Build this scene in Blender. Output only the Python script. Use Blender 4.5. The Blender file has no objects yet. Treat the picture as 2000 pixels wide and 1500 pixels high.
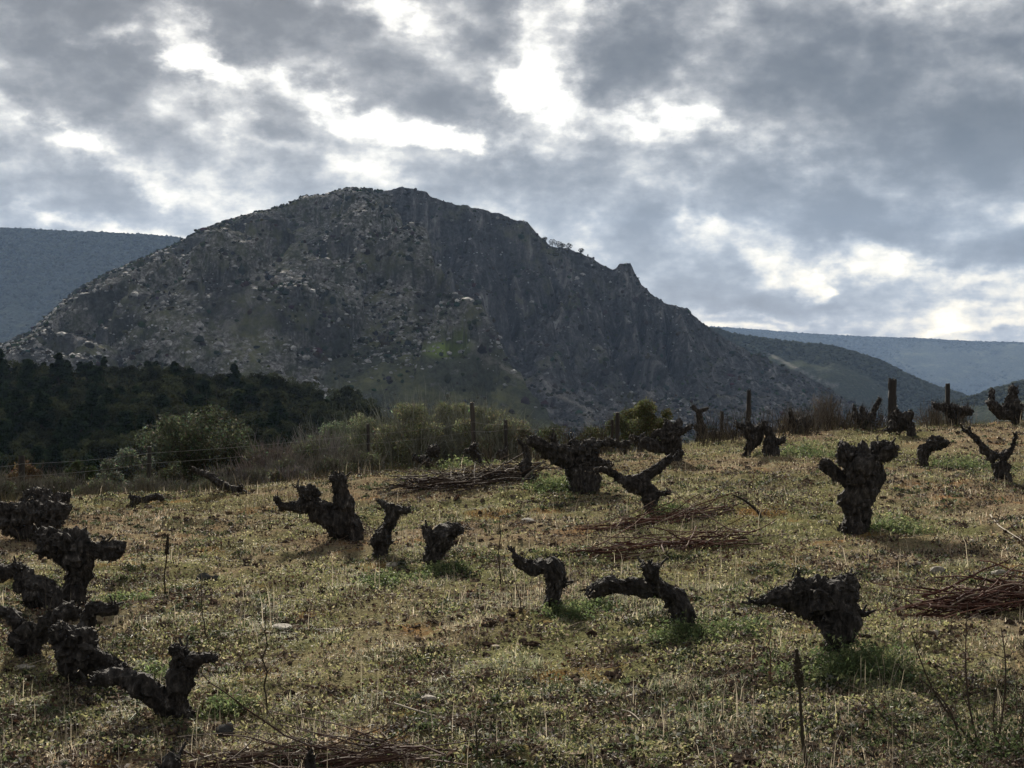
import bpy, math, random
import numpy as np
from mathutils import Vector
SC = bpy.context.scene
COL = SC.collection
R = math.radians
# ------------------------------------------------------------------ camera
F = 2747.0 / 2000.0                      # focal length in picture widths
EYE = 1.75
PITCH = math.atan((750 - 690) / 2747.0)
cam_d = bpy.data.cameras.new('camera'); cam = bpy.data.objects.new('camera', cam_d); COL.objects.link(cam)
cam_d.sensor_width = 36; cam_d.lens = 36 * F; cam_d.clip_start = 0.1; cam_d.clip_end = 40000
cam.location = (0, 0, EYE); cam.rotation_euler = (R(90) - PITCH, 0, 0)
SC.camera = cam
SC.view_settings.view_transform = 'Standard'; SC.view_settings.look = 'None'
SC.view_settings.exposure = 1.22; SC.view_settings.gamma = 1; SC.view_settings.use_curve_mapping = False
SC.cycles.max_bounces = 4; SC.cycles.diffuse_bounces = 2; SC.cycles.glossy_bounces = 2
SC.cycles.transmission_bounces = 2; SC.cycles.transparent_max_bounces = 6; SC.cycles.volume_bounces = 0
SC.cycles.caustics_reflective = False; SC.cycles.caustics_refractive = False

cp, sp = math.cos(PITCH), math.sin(PITCH)
def ray(px, py):
    X = (px - 1000) / 2747.0; V = (750 - py) / 2747.0
    y = cp + V * sp; z = V * cp - sp
    return X / y, z / y                  # x and z per metre of depth (y)
def at(px, py, Y):
    u, v = ray(px, py)
    return np.array([u * Y, Y, EYE + v * Y])

# ------------------------------------------------------------------ sky and sun
SUN_EL, SUN_AZ = R(25), R(-12)            # azimuth measured from +Y towards +X
def nodes_of(mat):
    mat.use_nodes = True; nt = mat.node_tree; nt.nodes.clear(); return nt
def N(nt, t, **kw):
    n = nt.nodes.new(t)
    for k, v in kw.items():
        if k.startswith('i_'): n.inputs[k[2:].replace('_', ' ')].default_value = v
        else: setattr(n, k, v)
    return n
def L(nt, a, b): nt.links.new(a, b)
def M_(nt, op, a, b=None, c=None, clamp=False):
    n = nt.nodes.new('ShaderNodeMath'); n.operation = op; n.use_clamp = clamp
    for i, v in enumerate((a, b, c)):
        if v is None: continue
        if isinstance(v, (int, float)): n.inputs[i].default_value = v
        else: nt.links.new(v, n.inputs[i])
    return n.outputs[0]
def ramp(nt, fac, stops, interp='LINEAR'):
    n = nt.nodes.new('ShaderNodeValToRGB'); cr = n.color_ramp; cr.interpolation = interp
    while len(cr.elements) > 1: cr.elements.remove(cr.elements[0])
    cr.elements[0].position = stops[0][0]; cr.elements[0].color = (*stops[0][1], 1)
    for p, c in stops[1:]:
        e = cr.elements.new(p); e.color = (*c, 1)
    nt.links.new(fac, n.inputs[0]); return n.outputs[0]
def mixc(nt, fac, a, b):
    n = nt.nodes.new('ShaderNodeMix'); n.data_type = 'RGBA'
    if isinstance(fac, (int, float)): n.inputs[0].default_value = fac
    else: nt.links.new(fac, n.inputs[0])
    for i, v in ((6, a), (7, b)):
        if isinstance(v, tuple): n.inputs[i].default_value = (*v, 1)
        else: nt.links.new(v, n.inputs[i])
    return n.outputs[2]
def noise(nt, vec, scale, detail=4, rough=.55, dist=0, dims='3D'):
    n = nt.nodes.new('ShaderNodeTexNoise'); n.noise_dimensions = dims
    n.inputs['Scale'].default_value = scale; n.inputs['Detail'].default_value = detail
    n.inputs['Roughness'].default_value = rough; n.inputs['Distortion'].default_value = dist
    nt.links.new(vec, n.inputs['Vector']); return n.outputs[0]

world = bpy.data.worlds.new('World'); SC.world = world; world.use_nodes = True
wt = world.node_tree; wt.nodes.clear()
geo = N(wt, 'ShaderNodeNewGeometry'); 
neg = N(wt, 'ShaderNodeTexCoord').outputs['Generated']      # view direction in the world
sep = N(wt, 'ShaderNodeSeparateXYZ'); L(wt, neg, sep.inputs[0])
dx, dy, dz = sep.outputs
az = M_(wt, 'ARCTAN2', dx, dy)
el = M_(wt, 'ARCSINE', dz)
# warp the cloud field with noise laid out on the cloud layer (perspective towards the horizon)
den = M_(wt, 'ADD', M_(wt, 'MAXIMUM', dz, 0.0), 0.10)
lay = N(wt, 'ShaderNodeCombineXYZ'); L(wt, M_(wt, 'DIVIDE', dx, den), lay.inputs[0]); L(wt, M_(wt, 'DIVIDE', dy, den), lay.inputs[1])
ae = N(wt, 'ShaderNodeCombineXYZ'); L(wt, az, ae.inputs[0]); L(wt, M_(wt, 'MULTIPLY', el, 1.5), ae.inputs[1])
w1 = noise(wt, ae.outputs[0], 11, 6, .62); w2 = noise(wt, ae.outputs[0], 9.7, 5, .6, .0)
sh = N(wt, 'ShaderNodeVectorMath', operation='ADD'); L(wt, ae.outputs[0], sh.inputs[0]); sh.inputs[1].default_value = (5.3, 2.1, 7.7)
w2 = noise(wt, sh.outputs[0], 11, 6, .62)
waz = M_(wt, 'ADD', az, M_(wt, 'MULTIPLY', M_(wt, 'SUBTRACT', w1, .5), .13))
wel = M_(wt, 'ADD', el, M_(wt, 'MULTIPLY', M_(wt, 'SUBTRACT', w2, .5), .075))
cv = N(wt, 'ShaderNodeCombineXYZ'); L(wt, waz, cv.inputs[0]); L(wt, wel, cv.inputs[1])
CLOUDS = [  # centre x, y, radii, tilt (down to the right), strength
 (70,80,170,110,-10,-.62),(255,125,75,50,0,-.42),(480,30,240,60,8,-.42),(650,110,220,60,18,-.42),(930,50,120,50,25,-.45),
 (560,225,230,42,15,-.26),(205,215,190,40,5,-.28),(80,345,240,45,5,-.26),(330,400,200,40,5,-.18),(1215,120,110,100,60,-.45),(1310,90,150,80,30,-.36),
 (1700,60,400,150,20,-.26),(1850,200,260,130,10,-.34),(1650,200,320,60,15,-.22),(1020,335,170,34,5,-.28),(950,225,110,42,20,-.28),
 (1500,370,270,85,5,-.34),(1800,460,320,50,8,-.32),(1900,330,220,70,10,-.32),(1350,560,110,30,5,-.2),(1640,575,220,22,2,-.2),(1150,400,160,40,0,-.16),
 (1900,560,120,20,10,-.15),
 (390,120,130,42,52,.95),(210,45,50,20,0,.7),(800,10,140,36,10,.9),(1110,5,70,60,0,.7),(1050,140,70,75,60,.85),(1010,200,60,40,40,.5),
 (835,245,170,32,15,.85),(1120,205,130,40,10,.6),(1250,235,150,34,0,.7),(890,280,90,26,20,.6),(500,150,220,28,14,.5),(150,265,60,42,0,.5),
 (60,240,110,20,20,.35),(280,325,140,18,24,.45),(560,275,260,24,8,.28),(700,330,130,20,5,.25),(1290,440,40,50,60,.5),(1390,455,70,18,0,.45),
 (1530,525,70,22,15,.55),(1590,540,50,14,-30,.45),(1680,500,110,20,10,.4),(1790,520,160,18,5,.35),(1950,540,90,28,0,.4),(1860,615,140,34,12,.55),(1600,640,330,10,3,.5),
 (1900,650,200,18,2,.4),(1480,600,90,8,2,.35),(120,435,170,16,6,.5),(290,445,80,20,20,.5),(1500,295,200,22,27,.3),(1400,100,100,30,20,.22),(1000,400,0.1,0.1,0,0)]
acc = None
for cx, cy, rx, ry, an, s in CLOUDS[:-1]:
    u, v = ray(cx, cy); a0 = math.atan(u); e0 = math.atan2(v, math.hypot(1, u))
    mp = N(wt, 'ShaderNodeMapping', vector_type='TEXTURE')
    mp.inputs['Location'].default_value = (a0, e0, 0); mp.inputs['Rotation'].default_value = (0, 0, R(-an))
    mp.inputs['Scale'].default_value = (rx * 1.45 / 2747, ry * 1.45 / 2747, 1)
    L(wt, cv.outputs[0], mp.inputs[0])
    g = N(wt, 'ShaderNodeTexGradient', gradient_type='SPHERICAL'); L(wt, mp.outputs[0], g.inputs[0])
    s = s * .56 if s > 0 else s * .98
    acc = M_(wt, 'MULTIPLY_ADD', g.outputs[1], s, acc if acc is not None else 0.0)
n_big = noise(wt, ae.outputs[0], 12, 7, .56)
n_fine = noise(wt, lay.outputs[0], 3.2, 7, .64)
n_mid = noise(wt, ae.outputs[0], 27, 6, .55)
base = M_(wt, 'ADD', M_(wt, 'ADD', M_(wt, 'MULTIPLY', M_(wt, 'SUBTRACT', n_mid, .5), 1.15), M_(wt, 'MULTIPLY', M_(wt, 'SUBTRACT', n_big, .5), 1.75)), M_(wt, 'MULTIPLY', M_(wt, 'SUBTRACT', n_fine, .5), .25))
sunv = N(wt, 'ShaderNodeVectorMath', operation='DOT_PRODUCT'); L(wt, neg, sunv.inputs[0])
sunv.inputs[1].default_value = (math.sin(SUN_AZ) * math.cos(SUN_EL), math.cos(SUN_AZ) * math.cos(SUN_EL), math.sin(SUN_EL))
glow = M_(wt, 'POWER', M_(wt, 'MAXIMUM', sunv.outputs['Value'], 0.0), 40)      # cloud lit through by the veiled sun
val = M_(wt, 'ADD', M_(wt, 'ADD', base, acc), M_(wt, 'MULTIPLY_ADD', glow, .10, .57))
val = M_(wt, 'MULTIPLY_ADD', M_(wt, 'SUBTRACT', val, .5), 1.10, .435)
# brighter glow of the veiled sun
rv = M_(wt, 'MULTIPLY_ADD', val, .72, .28)
cloudc = ramp(wt, rv, [(0, (.085,.088,.097)), (.28, (.135,.138,.148)), (.42, (.20,.203,.212)), (.58, (.335,.336,.338)), (.73, (.61,.60,.575)), (.86, (1.0,.965,.89)), (1, (1.5,1.47,1.38))])
# near the horizon thin cloud turns blue in its gaps and cream on its edges
lowc = ramp(wt, val, [(0, (.17,.19,.225)), (.3, (.245,.28,.33)), (.5, (.40,.44,.49)), (.68, (.72,.70,.65)), (.85, (1.05,.95,.75)), (1, (1.25,1.14,.92))])
lowf = M_(wt, 'SUBTRACT', 1.0, M_(wt, 'DIVIDE', el, 0.16), clamp=True)
mixl = mixc(wt, M_(wt, 'POWER', lowf, .8), cloudc, lowc)
sky = N(wt, 'ShaderNodeTexSky', sky_type='NISHITA'); sky.sun_disc = False; sky.sun_elevation = SUN_EL; sky.sun_rotation = SUN_AZ
sky.air_density = 1.2; sky.dust_density = .6
bg1 = N(wt, 'ShaderNodeBackground'); L(wt, sky.outputs[0], bg1.inputs[0]); bg1.inputs[1].default_value = .05
bg2 = N(wt, 'ShaderNodeBackground'); L(wt, mixl, bg2.inputs[0]); bg2.inputs[1].default_value = .435
mx = N(wt, 'ShaderNodeMixShader'); mx.inputs[0].default_value = .95
L(wt, bg1.outputs[0], mx.inputs[1]); L(wt, bg2.outputs[0], mx.inputs[2])
wo = N(wt, 'ShaderNodeOutputWorld'); L(wt, mx.outputs[0], wo.inputs[0])
world.cycles.sampling_method = 'MANUAL'; world.cycles.sample_map_resolution = 512

sun_d = bpy.data.lights.new('sun', 'SUN'); sun = bpy.data.objects.new('sun', sun_d); COL.objects.link(sun)
sun_d.energy = 5.0; sun_d.angle = R(4); sun_d.color = (1, .91, .77)
sun.rotation_euler = (-(R(90) - SUN_EL), 0, -SUN_AZ); sun.location = (0, 60, 60)

# ------------------------------------------------------------------ numpy helpers
rng = np.random.default_rng(11); random.seed(5)
def _hash(ix, iy, iz):
    h = (ix.astype(np.int64) * 374761393 + iy.astype(np.int64) * 668265263 + iz.astype(np.int64) * 2147483647 % 1000003 * 974711) & 0xffffffff
    h = ((h ^ (h >> 13)) * 1274126177) & 0xffffffff
    h = ((h ^ (h >> 16)) * 2246822519) & 0xffffffff
    return ((h ^ (h >> 15)) & 0xffffff) / float(0xffffff) * 2 - 1
def vnoise(x, y, z=0.0):
    x, y, z = np.broadcast_arrays(np.asarray(x, float), np.asarray(y, float), np.asarray(z, float))
    ix, iy, iz = np.floor(x), np.floor(y), np.floor(z)
    fx, fy, fz = x - ix, y - iy, z - iz
    fx, fy, fz = [f * f * f * (f * (f * 6 - 15) + 10) for f in (fx, fy, fz)]
    def c(a, b, d): return _hash(ix + a, iy + b, iz + d)
    flat = not np.any(fz)
    def lay_(d):
        return (c(0,0,d) * (1-fx) + c(1,0,d) * fx) * (1-fy) + (c(0,1,d) * (1-fx) + c(1,1,d) * fx) * fy
    if flat: return lay_(0)
    return lay_(0) * (1-fz) + lay_(1) * fz
def fbm(x, y, z=0.0, octs=4, gain=.5):
    s, a, t = 0, 1.0, 0
    for o in range(octs):
        s = s + a * vnoise(np.asarray(x) * 2**o + 13.7*o, np.asarray(y) * 2**o - 7.3*o, np.asarray(z) * 2**o + 3.1*o); t += a; a *= gain
    return s / t
def sstep(a, b, x):
    t = np.clip((x - a) / (b - a), 0, 1); return t * t * (3 - 2 * t)

def tag(o, label=None, cat=None, group=None, kind=None):
    if label: o['label'] = label
    if cat: o['category'] = cat
    if group: o['group'] = group
    if kind: o['kind'] = kind
    return o
def mk(name, V, faces, mat, parent=None, color=None, smooth=False, origin=None, attrs=None, mats=None, midx=None):
    """V (n,3); faces: list of integer arrays (m,k)"""
    V = np.asarray(V, np.float32)
    if origin is not None: V = V - np.asarray(origin, np.float32)
    faces = [np.asarray(f, np.int32) for f in (faces if isinstance(faces, list) else [faces]) if len(f)]
    me = bpy.data.meshes.new(name)
    me.vertices.add(len(V)); me.vertices.foreach_set('co', V.ravel())
    tot = np.concatenate([np.full(len(f), f.shape[1], np.int32) for f in faces])
    loops = np.concatenate([f.ravel() for f in faces])
    me.loops.add(len(loops)); me.loops.foreach_set('vertex_index', loops)
    me.polygons.add(len(tot)); st = np.zeros(len(tot), np.int32); st[1:] = np.cumsum(tot)[:-1]
    me.polygons.foreach_set('loop_start', st); me.polygons.foreach_set('loop_total', tot)
    me.polygons.foreach_set('use_smooth', np.full(len(tot), smooth, bool))
    for m in (mats or [mat]): me.materials.append(m)
    if midx is not None: me.polygons.foreach_set('material_index', np.asarray(midx, np.int32))
    me.update(calc_edges=True)
    if color is not None:
        ca = me.color_attributes.new('tint', 'FLOAT_COLOR', 'POINT')
        c4 = np.ones((len(V), 4), np.float32); c4[:, :3] = color; ca.data.foreach_set('color', c4.ravel())
    for k, a in (attrs or {}).items():
        at_ = me.attributes.new(k, 'FLOAT', 'POINT'); at_.data.foreach_set('value', np.asarray(a, np.float32).ravel())
    o = bpy.data.objects.new(name, me); COL.objects.link(o)
    if origin is not None and parent is None: o.location = origin
    if parent is not None: o.parent = parent
    return o
def empty(name, loc, label, cat, group=None):
    o = bpy.data.objects.new(name, None); o.location = loc; o.empty_display_size = .2; COL.objects.link(o)
    return tag(o, label, cat, group)
class Geo:
    def __init__(s): s.v = []; s.f = {}; s.n = 0; s.c = []
    def add(s, V, faces, col=None):
        V = np.asarray(V, float)
        for f in (faces if isinstance(faces, list) else [faces]):
            f = np.asarray(f)
            if len(f): s.f.setdefault(f.shape[1], []).append(f + s.n)
        s.v.append(V); s.n += len(V)
        if col is not None: s.c.append(np.broadcast_to(np.asarray(col, float), (len(V), 3)))
        return s
    def build(s, name, mat, parent=None, origin=None, smooth=False, **kw):
        return mk(name, np.concatenate(s.v), [np.concatenate(x) for x in s.f.values()], mat, parent,
                  color=np.concatenate(s.c) if s.c else None, origin=origin, smooth=smooth, **kw)

# ------------------------------------------------------------------ materials
def mat_simple(name, cols, scale=8, rough=.9, bump=.4, bscale=None, tint=False, trans=0, spec=.2, stretch=None, detail=6):
    m = bpy.data.materials.new(name); nt = nodes_of(m)
    tc = N(nt, 'ShaderNodeTexCoord').outputs['Object']
    if stretch:
        mp = N(nt, 'ShaderNodeMapping'); mp.inputs['Scale'].default_value = stretch; L(nt, tc, mp.inputs[0]); tc = mp.outputs[0]
    fac = noise(nt, tc, scale, detail, .65)
    k = len(cols)
    col = ramp(nt, fac, [(.28 + .44 * i / max(k - 1, 1), c) for i, c in enumerate(cols)])
    if tint:
        a = N(nt, 'ShaderNodeVertexColor', layer_name='tint')
        mm = N(nt, 'ShaderNodeMix', data_type='RGBA', blend_type='MULTIPLY'); mm.inputs[0].default_value = 1
        L(nt, col, mm.inputs[6]); L(nt, a.outputs[0], mm.inputs[7]); col = mm.outputs[2]
    p = N(nt, 'ShaderNodeBsdfPrincipled'); L(nt, col, p.inputs['Base Color']); p.inputs['Roughness'].default_value = rough
    p.inputs['Specular IOR Level'].default_value = spec
    if bump:
        b = N(nt, 'ShaderNodeBump'); b.inputs['Strength'].default_value = bump; b.inputs['Distance'].default_value = .02
        L(nt, noise(nt, tc, bscale or scale * 4, 5, .7), b.inputs['Height']); L(nt, b.outputs[0], p.inputs['Normal'])
    out = N(nt, 'ShaderNodeOutputMaterial'); sh_ = p.outputs[0]
    if trans:
        t = N(nt, 'ShaderNodeBsdfTranslucent'); L(nt, col, t.inputs[0])
        mxs = N(nt, 'ShaderNodeMixShader'); mxs.inputs[0].default_value = trans
        L(nt, sh_, mxs.inputs[1]); L(nt, t.outputs[0], mxs.inputs[2]); sh_ = mxs.outputs[0]
    L(nt, sh_, out.inputs[0]); return m
W1 = (1, 1, 1)
BARK = mat_simple('vine_bark', [(.005,.0042,.004), (.014,.012,.0115), (.032,.028,.026), (.065,.057,.052), (.22,.20,.185)], 30, .9, 1.0, 110, spec=.3, stretch=(1, 1, .35))
CUT = mat_simple('cut_wood', [(.42,.34,.24), (.6,.5,.38)], 40, .8, .2)
BLADE = mat_simple('grass_blades', [(.8,.8,.8), W1], 30, .6, 0, tint=True, trans=.45, spec=.18)
LITTER = mat_simple('leaf_litter', [(.7,.7,.7), W1], 30, .75, 0, tint=True, trans=.15, spec=.12)
CANE = mat_simple('cane_bark', [(.4,.4,.4), W1], 30, .8, .2, tint=True, spec=.15)
STONE = mat_simple('field_stone', [(.12,.105,.09), (.22,.20,.17), (.36,.33,.285)], 14, .85, .6, 60)
CLOD = mat_simple('soil_clods', [(.7,.7,.7), (1.3,1.3,1.3)], 20, .95, .5, tint=True, spec=0)
LEAF = mat_simple('shrub_leaves', [(.65,.65,.65), W1], 3, .8, 0, tint=True, trans=.3, spec=.1)
TREELEAF = mat_simple('tree_foliage', [(.6,.6,.6), W1], 3, .95, 0, tint=True, trans=.12, spec=0)
TWIG = mat_simple('shrub_twigs', [(.7,.7,.7), (1.2,1.2,1.2)], 6, .8, 0, tint=True, spec=.05)
POST = mat_simple('weathered_post', [(.016,.015,.0145), (.034,.031,.029), (.07,.066,.062)], 10, .9, .5, 60, stretch=(1, 1, .12))
WIRE = mat_simple('galvanised_wire', [(.16,.15,.15), (.3,.3,.3)], 5, .4, 0, spec=.6)

# ------------------------------------------------------------------ vineyard ground
def crest(u): return np.interp(u, [-.5, -.36, -.2, -.05, .05, .18, .36, .6], [15.5, 15.8, 16.6, 18.5, 20, 22.5, 24, 24])
def H(x, y, fine=True):
    x = np.asarray(x, float); y = np.asarray(y, float)
    sx = 14 * np.tanh(x / 14)
    z = .044 * sx + .004 * np.clip(sx, -20, 0) * -1 + .008 * np.clip(y, -20, 60)
    yy = np.maximum(y, 1.0); d = y - crest(x / yy)
    k = .03; d1 = .17 / (2 * k)
    z = z - np.where(d > d1, k * d1 * d1 + .17 * (d - d1), k * np.clip(d, 0, None) ** 2)
    if fine: z = z + .07 * vnoise(x / 3.1 + 40, y / 3.1) + .03 * vnoise(x / 1.1, y / 1.1 + 9)
    return z
def hit(px, py, Ymin=4.5):
    u, v = ray(px, py); Y = np.arange(Ymin, 45, .02)
    h = H(u * Y, Y) - (EYE + v * Y); i = np.argmax(h > 0)
    if h[i] <= 0:
        i = np.argmax(h)                          # ray passes over the crest: take the closest approach
    return np.array([u * Y[i], Y[i], H(u * Y[i], Y[i])])
def micro(x, y): return .060 * fbm(x / .45, y / .42, 4, 3)
def tufty(x, y): return sstep(-.16, .14, fbm(x / .30, y / .36, 7.3, 3))     # tussocks with bare gaps between
def green_field(x, y):                            # how grassy (1) or bare and dry (0) a spot is
    return sstep(-.25, .3, fbm(x / 1.5 + 3, y / 1.9 + 8, 0, 3) + .25 * fbm(x / .35, y / .35, 5, 2))
GREEN = [(150,1340,.5),(640,1210,.4),(1000,1330,.7),(1230,1430,.4),(560,1010,.4),(1480,1060,.4),(870,1100,1.0),(770,1130,.8),(1110,1190,.9),(1340,1240,1.0),(1450,1220,.7),(1700,1300,1.1),(1560,1330,.8),(1730,1030,.8),(1080,950,.8),
         (1300,1000,.5),(1570,880,.8),(1860,900,.8),(300,1300,.7),(440,1370,.7),(430,1240,.5),(230,1150,.4),(1300,1320,.9),(950,910,.6),(1150,1330,.7)]
GPT = [hit(a, b) for a, b, _ in GREEN]
def green_boost(x, y):
    s = 0
    for p, (_, _, w) in zip(GPT, GREEN):
        sc_ = .30 + .026 * p[1]
        s = s + w * np.exp(-(((x - p[0]) / (sc_ * 1.5)) ** 2 + ((y - p[1]) / (sc_ * 1.6)) ** 2))
    return s

def ground_mat():
    m = bpy.data.materials.new('vineyard_soil'); nt = nodes_of(m)
    P = N(nt, 'ShaderNodeTexCoord').outputs['Object']
    big = noise(nt, P, .7, 4, .55); mid = noise(nt, P, 4, 5, .65); fin = noise(nt, P, 42, 5, .75)
    soil = ramp(nt, fin, [(.3, (.05,.037,.028)), (.5, (.17,.125,.082)), (.7, (.33,.255,.175))])
    straw = ramp(nt, fin, [(.3, (.07,.058,.034)), (.55, (.19,.16,.105)), (.75, (.36,.31,.215))])
    moss = ramp(nt, fin, [(.3, (.045,.05,.024)), (.55, (.115,.125,.052)), (.75, (.20,.20,.09))])
    rust = ramp(nt, fin, [(.3, (.09,.042,.018)), (.6, (.24,.115,.040))])
    c = mixc(nt, ramp(nt, mid, [(.42, (0,0,0)), (.58, W1)]), soil, straw)
    gat = N(nt, 'ShaderNodeAttribute', attribute_name='green').outputs['Fac']
    c = mixc(nt, M_(nt, 'MULTIPLY', gat, .75), c, moss)
    rs = noise(nt, P, 1.05, 5, .65)
    c = mixc(nt, M_(nt, 'MULTIPLY', ramp(nt, rs, [(.57, (0,0,0)), (.66, W1)]), .6), c, rust)
    p = N(nt, 'ShaderNodeBsdfPrincipled'); L(nt, c, p.inputs['Base Color']); p.inputs['Roughness'].default_value = .95
    p.inputs['Specular IOR Level'].default_value = 0
    b = N(nt, 'ShaderNodeBump'); b.inputs['Strength'].default_value = .9; b.inputs['Distance'].default_value = .03
    L(nt, fin, b.inputs['Height']); L(nt, b.outputs[0], p.inputs['Normal'])
    o = N(nt, 'ShaderNodeOutputMaterial'); L(nt, p.outputs[0], o.inputs[0]); return m
def grid_faces(nr, nc):
    i = np.arange(nr - 1)[:, None] * nc + np.arange(nc - 1)[None]
    return np.stack([i, i + 1, i + nc + 1, i + nc], -1).reshape(-1, 4)
SOIL = ground_mat()
na, nr_ = 620, 560
A, RR = np.meshgrid(np.tan(np.linspace(-.62, .62, na)), np.geomspace(2.2, 62, nr_))
gx, gy = A * RR, RR
clod = .016 * np.abs(fbm(gx / .09, gy / .09, 1, 3)) + micro(gx, gy)
gz = H(gx, gy) + clod
mk('vineyard_ground', np.stack([gx, gy, gz], -1).reshape(-1, 3), grid_faces(nr_, na), SOIL, smooth=True,
   attrs={'green': np.clip(green_field(gx, gy) * .8 + green_boost(gx, gy), 0, 1).ravel()})['kind'] = 'structure'

# ------------------------------------------------------------------ far terrain
def rel(row): return (690 - row) / 2747.0
def terrain_mat(name, rockc, scrubc, grassc, s=1.0, rockbias=0.0, lightspot=.3):
    m = bpy.data.materials.new(name); nt = nodes_of(m)
    P = N(nt, 'ShaderNodeTexCoord').outputs['Object']
    mps = N(nt, 'ShaderNodeMapping'); mps.inputs['Scale'].default_value = (1, .5, .22); L(nt, P, mps.inputs[0]); strk = noise(nt, mps.outputs[0], .14 * s, 7, .72, .6)
    n1 = noise(nt, P, .035 * s, 5, .65); n2 = noise(nt, P, .16 * s, 6, .7); n3 = noise(nt, P, .6 * s, 4, .7)
    v = N(nt, 'ShaderNodeTexVoronoi'); v.inputs['Scale'].default_value = .22 * s; L(nt, P, v.inputs['Vector'])
    rock = ramp(nt, n3, [(.34, tuple(c * .28 for c in rockc)), (.5, tuple(c * .9 for c in rockc)), (.66, tuple(min(.6, c * 2.1) for c in rockc))])
    scrub = ramp(nt, n3, [(.3, tuple(c * .5 for c in scrubc)), (.7, tuple(c * 1.6 for c in scrubc))])
    grass = ramp(nt, n2, [(.3, tuple(c * .7 for c in grassc)), (.7, tuple(c * 1.3 for c in grassc))])
    ra = N(nt, 'ShaderNodeAttribute', attribute_name='rock').outputs['Fac']
    ga = N(nt, 'ShaderNodeAttribute', attribute_name='meadow').outputs['Fac']
    f1 = M_(nt, 'ADD', M_(nt, 'MULTIPLY_ADD', M_(nt, 'SUBTRACT', n2, .5), 3.2, .45 + rockbias), M_(nt, 'SUBTRACT', ra, .5), clamp=True)
    da = N(nt, 'ShaderNodeAttribute', attribute_name='rock_shade').outputs['Fac']
    c = mixc(nt, f1, scrub, rock)
    c = mixc(nt, M_(nt, 'MULTIPLY', da, .8), c, ramp(nt, strk, [(.38, (.003,.004,.005)), (.46, (.016,.018,.021)), (.55, (.050,.051,.055)), (.68, (.22,.215,.21))]))  # shadowed cliff painted dark and bluish, streaks standing in for shaded clefts and ribs
    f2 = M_(nt, 'MULTIPLY_ADD', M_(nt, 'SUBTRACT', n1, .5), 5, M_(nt, 'SUBTRACT', .25, M_(nt, 'MULTIPLY', ra, .6)), clamp=True)
    f2 = M_(nt, 'MULTIPLY', f2, ramp(nt, n2, [(.42, W1), (.62, (0,0,0))]))
    c = mixc(nt, f2, c, grass)
    c = mixc(nt, M_(nt, 'MULTIPLY', ga, ramp(nt, n2, [(.3, W1), (.75, (.5,.5,.5))])), c, (.17,.23,.06))
    pa = N(nt, 'ShaderNodeAttribute', attribute_name='scree').outputs['Fac']
    c = mixc(nt, M_(nt, 'MULTIPLY', pa, ramp(nt, n3, [(.35, (.2,.2,.2)), (.6, W1)])), c, (.22,.205,.18))
    p = N(nt, 'ShaderNodeBsdfPrincipled'); L(nt, c, p.inputs['Base Color']); p.inputs['Roughness'].default_value = .95
    p.inputs['Specular IOR Level'].default_value = 0
    b = N(nt, 'ShaderNodeBump'); b.inputs['Strength'].default_value = .8; b.inputs['Distance'].default_value = 1.5 / s
    L(nt, n3, b.inputs['Height']); L(nt, b.outputs[0], p.inputs['Normal'])
    o = N(nt, 'ShaderNodeOutputMaterial'); L(nt, p.outputs[0], o.inputs[0]); return m
def P2U(px): return (px - 1000) / 2747.0

MT = [(-900,1000),(-400,830),(-120,730),(0,676),(60,650),(100,612),(160,562),(220,532),(265,514),(310,494),(345,480),(380,458),(400,450),(440,434),(500,420),(560,402),
      (590,388),(640,380),(670,372),(720,368),(735,375),(780,367),(805,368),(850,386),(900,403),(940,406),(1000,428),(1030,436),(1050,459),(1075,480),
      (1130,491),(1170,513),(1198,527),(1210,514),(1231,514),(1243,541),(1260,563),(1300,594),(1345,606),(1365,631),(1400,648),(1430,668),(1480,694),
      (1540,718),(1580,738),(1620,763),(1700,802),(1800,845),(2100,930),(2500,1100)]
YR = 900.0
mu = np.array([P2U(a) for a, b in MT]); mz = np.array([rel(b) * YR for a, b in MT])
def mountain_z(u, Y):
    x = u * Y
    ur = u + .006 * vnoise(Y / 60.0, u * 12)
    zr = np.interp(u, mu, mz)
    # left shoulder: convex boulder slope
    # bottom of the left face (Y=520) sits near picture row 730..760
    t = np.clip((YR - Y) / 380.0, 0, None)
    foot = rel(np.interp(u, [P2U(-400), P2U(0), P2U(400), P2U(650), P2U(900), P2U(1100)], [850, 770, 762, 770, 790, 850])) * 520
    zl = zr + (foot - zr) * np.clip(t, 0, 1) ** 1.18 - np.clip(t - 1, 0, None) * 120
    # right face: cliff then scree then valley
    zb = np.interp(u, [P2U(700), P2U(1000), P2U(1300), P2U(1600), P2U(1900)], [-12, -22, -30, -46, -70])
    zcb = zb + .42 * np.clip(zr - zb, 0, None)                              # foot of the cliff
    c1 = np.clip((YR - Y) / 75.0, 0, 1); c2 = np.clip((YR - 75 - Y) / 150.0, 0, None)
    zrr = zr + (zcb - zr) * c1 ** .8
    zrr = np.where(Y < YR - 75, zcb + (zb - zcb) * np.minimum(c2, 1) - np.clip(c2 - 1, 0, None) * 26, zrr)
    # spur line, from the summit down towards the viewer and to the right
    us = np.interp(Y, [480, 520, 560, 590, 620, 680, 780, 840, 900], [P2U(q) for q in (1250, 1150, 1015, 955, 900, 825, 775, 748, 735)])
    us = us + .010 * vnoise(Y / 35.0, 3.3) + .006 * vnoise(Y / 12.0, 9.3)
    w = sstep(-.006, .016, u - us)
    z = zl * (1 - w) + np.minimum(zrr, zl) * w
    # back side
    b = np.clip((Y - YR), 0, None)
    z = np.where(Y > YR, zr - b * .55, z)
    return z, w
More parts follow.
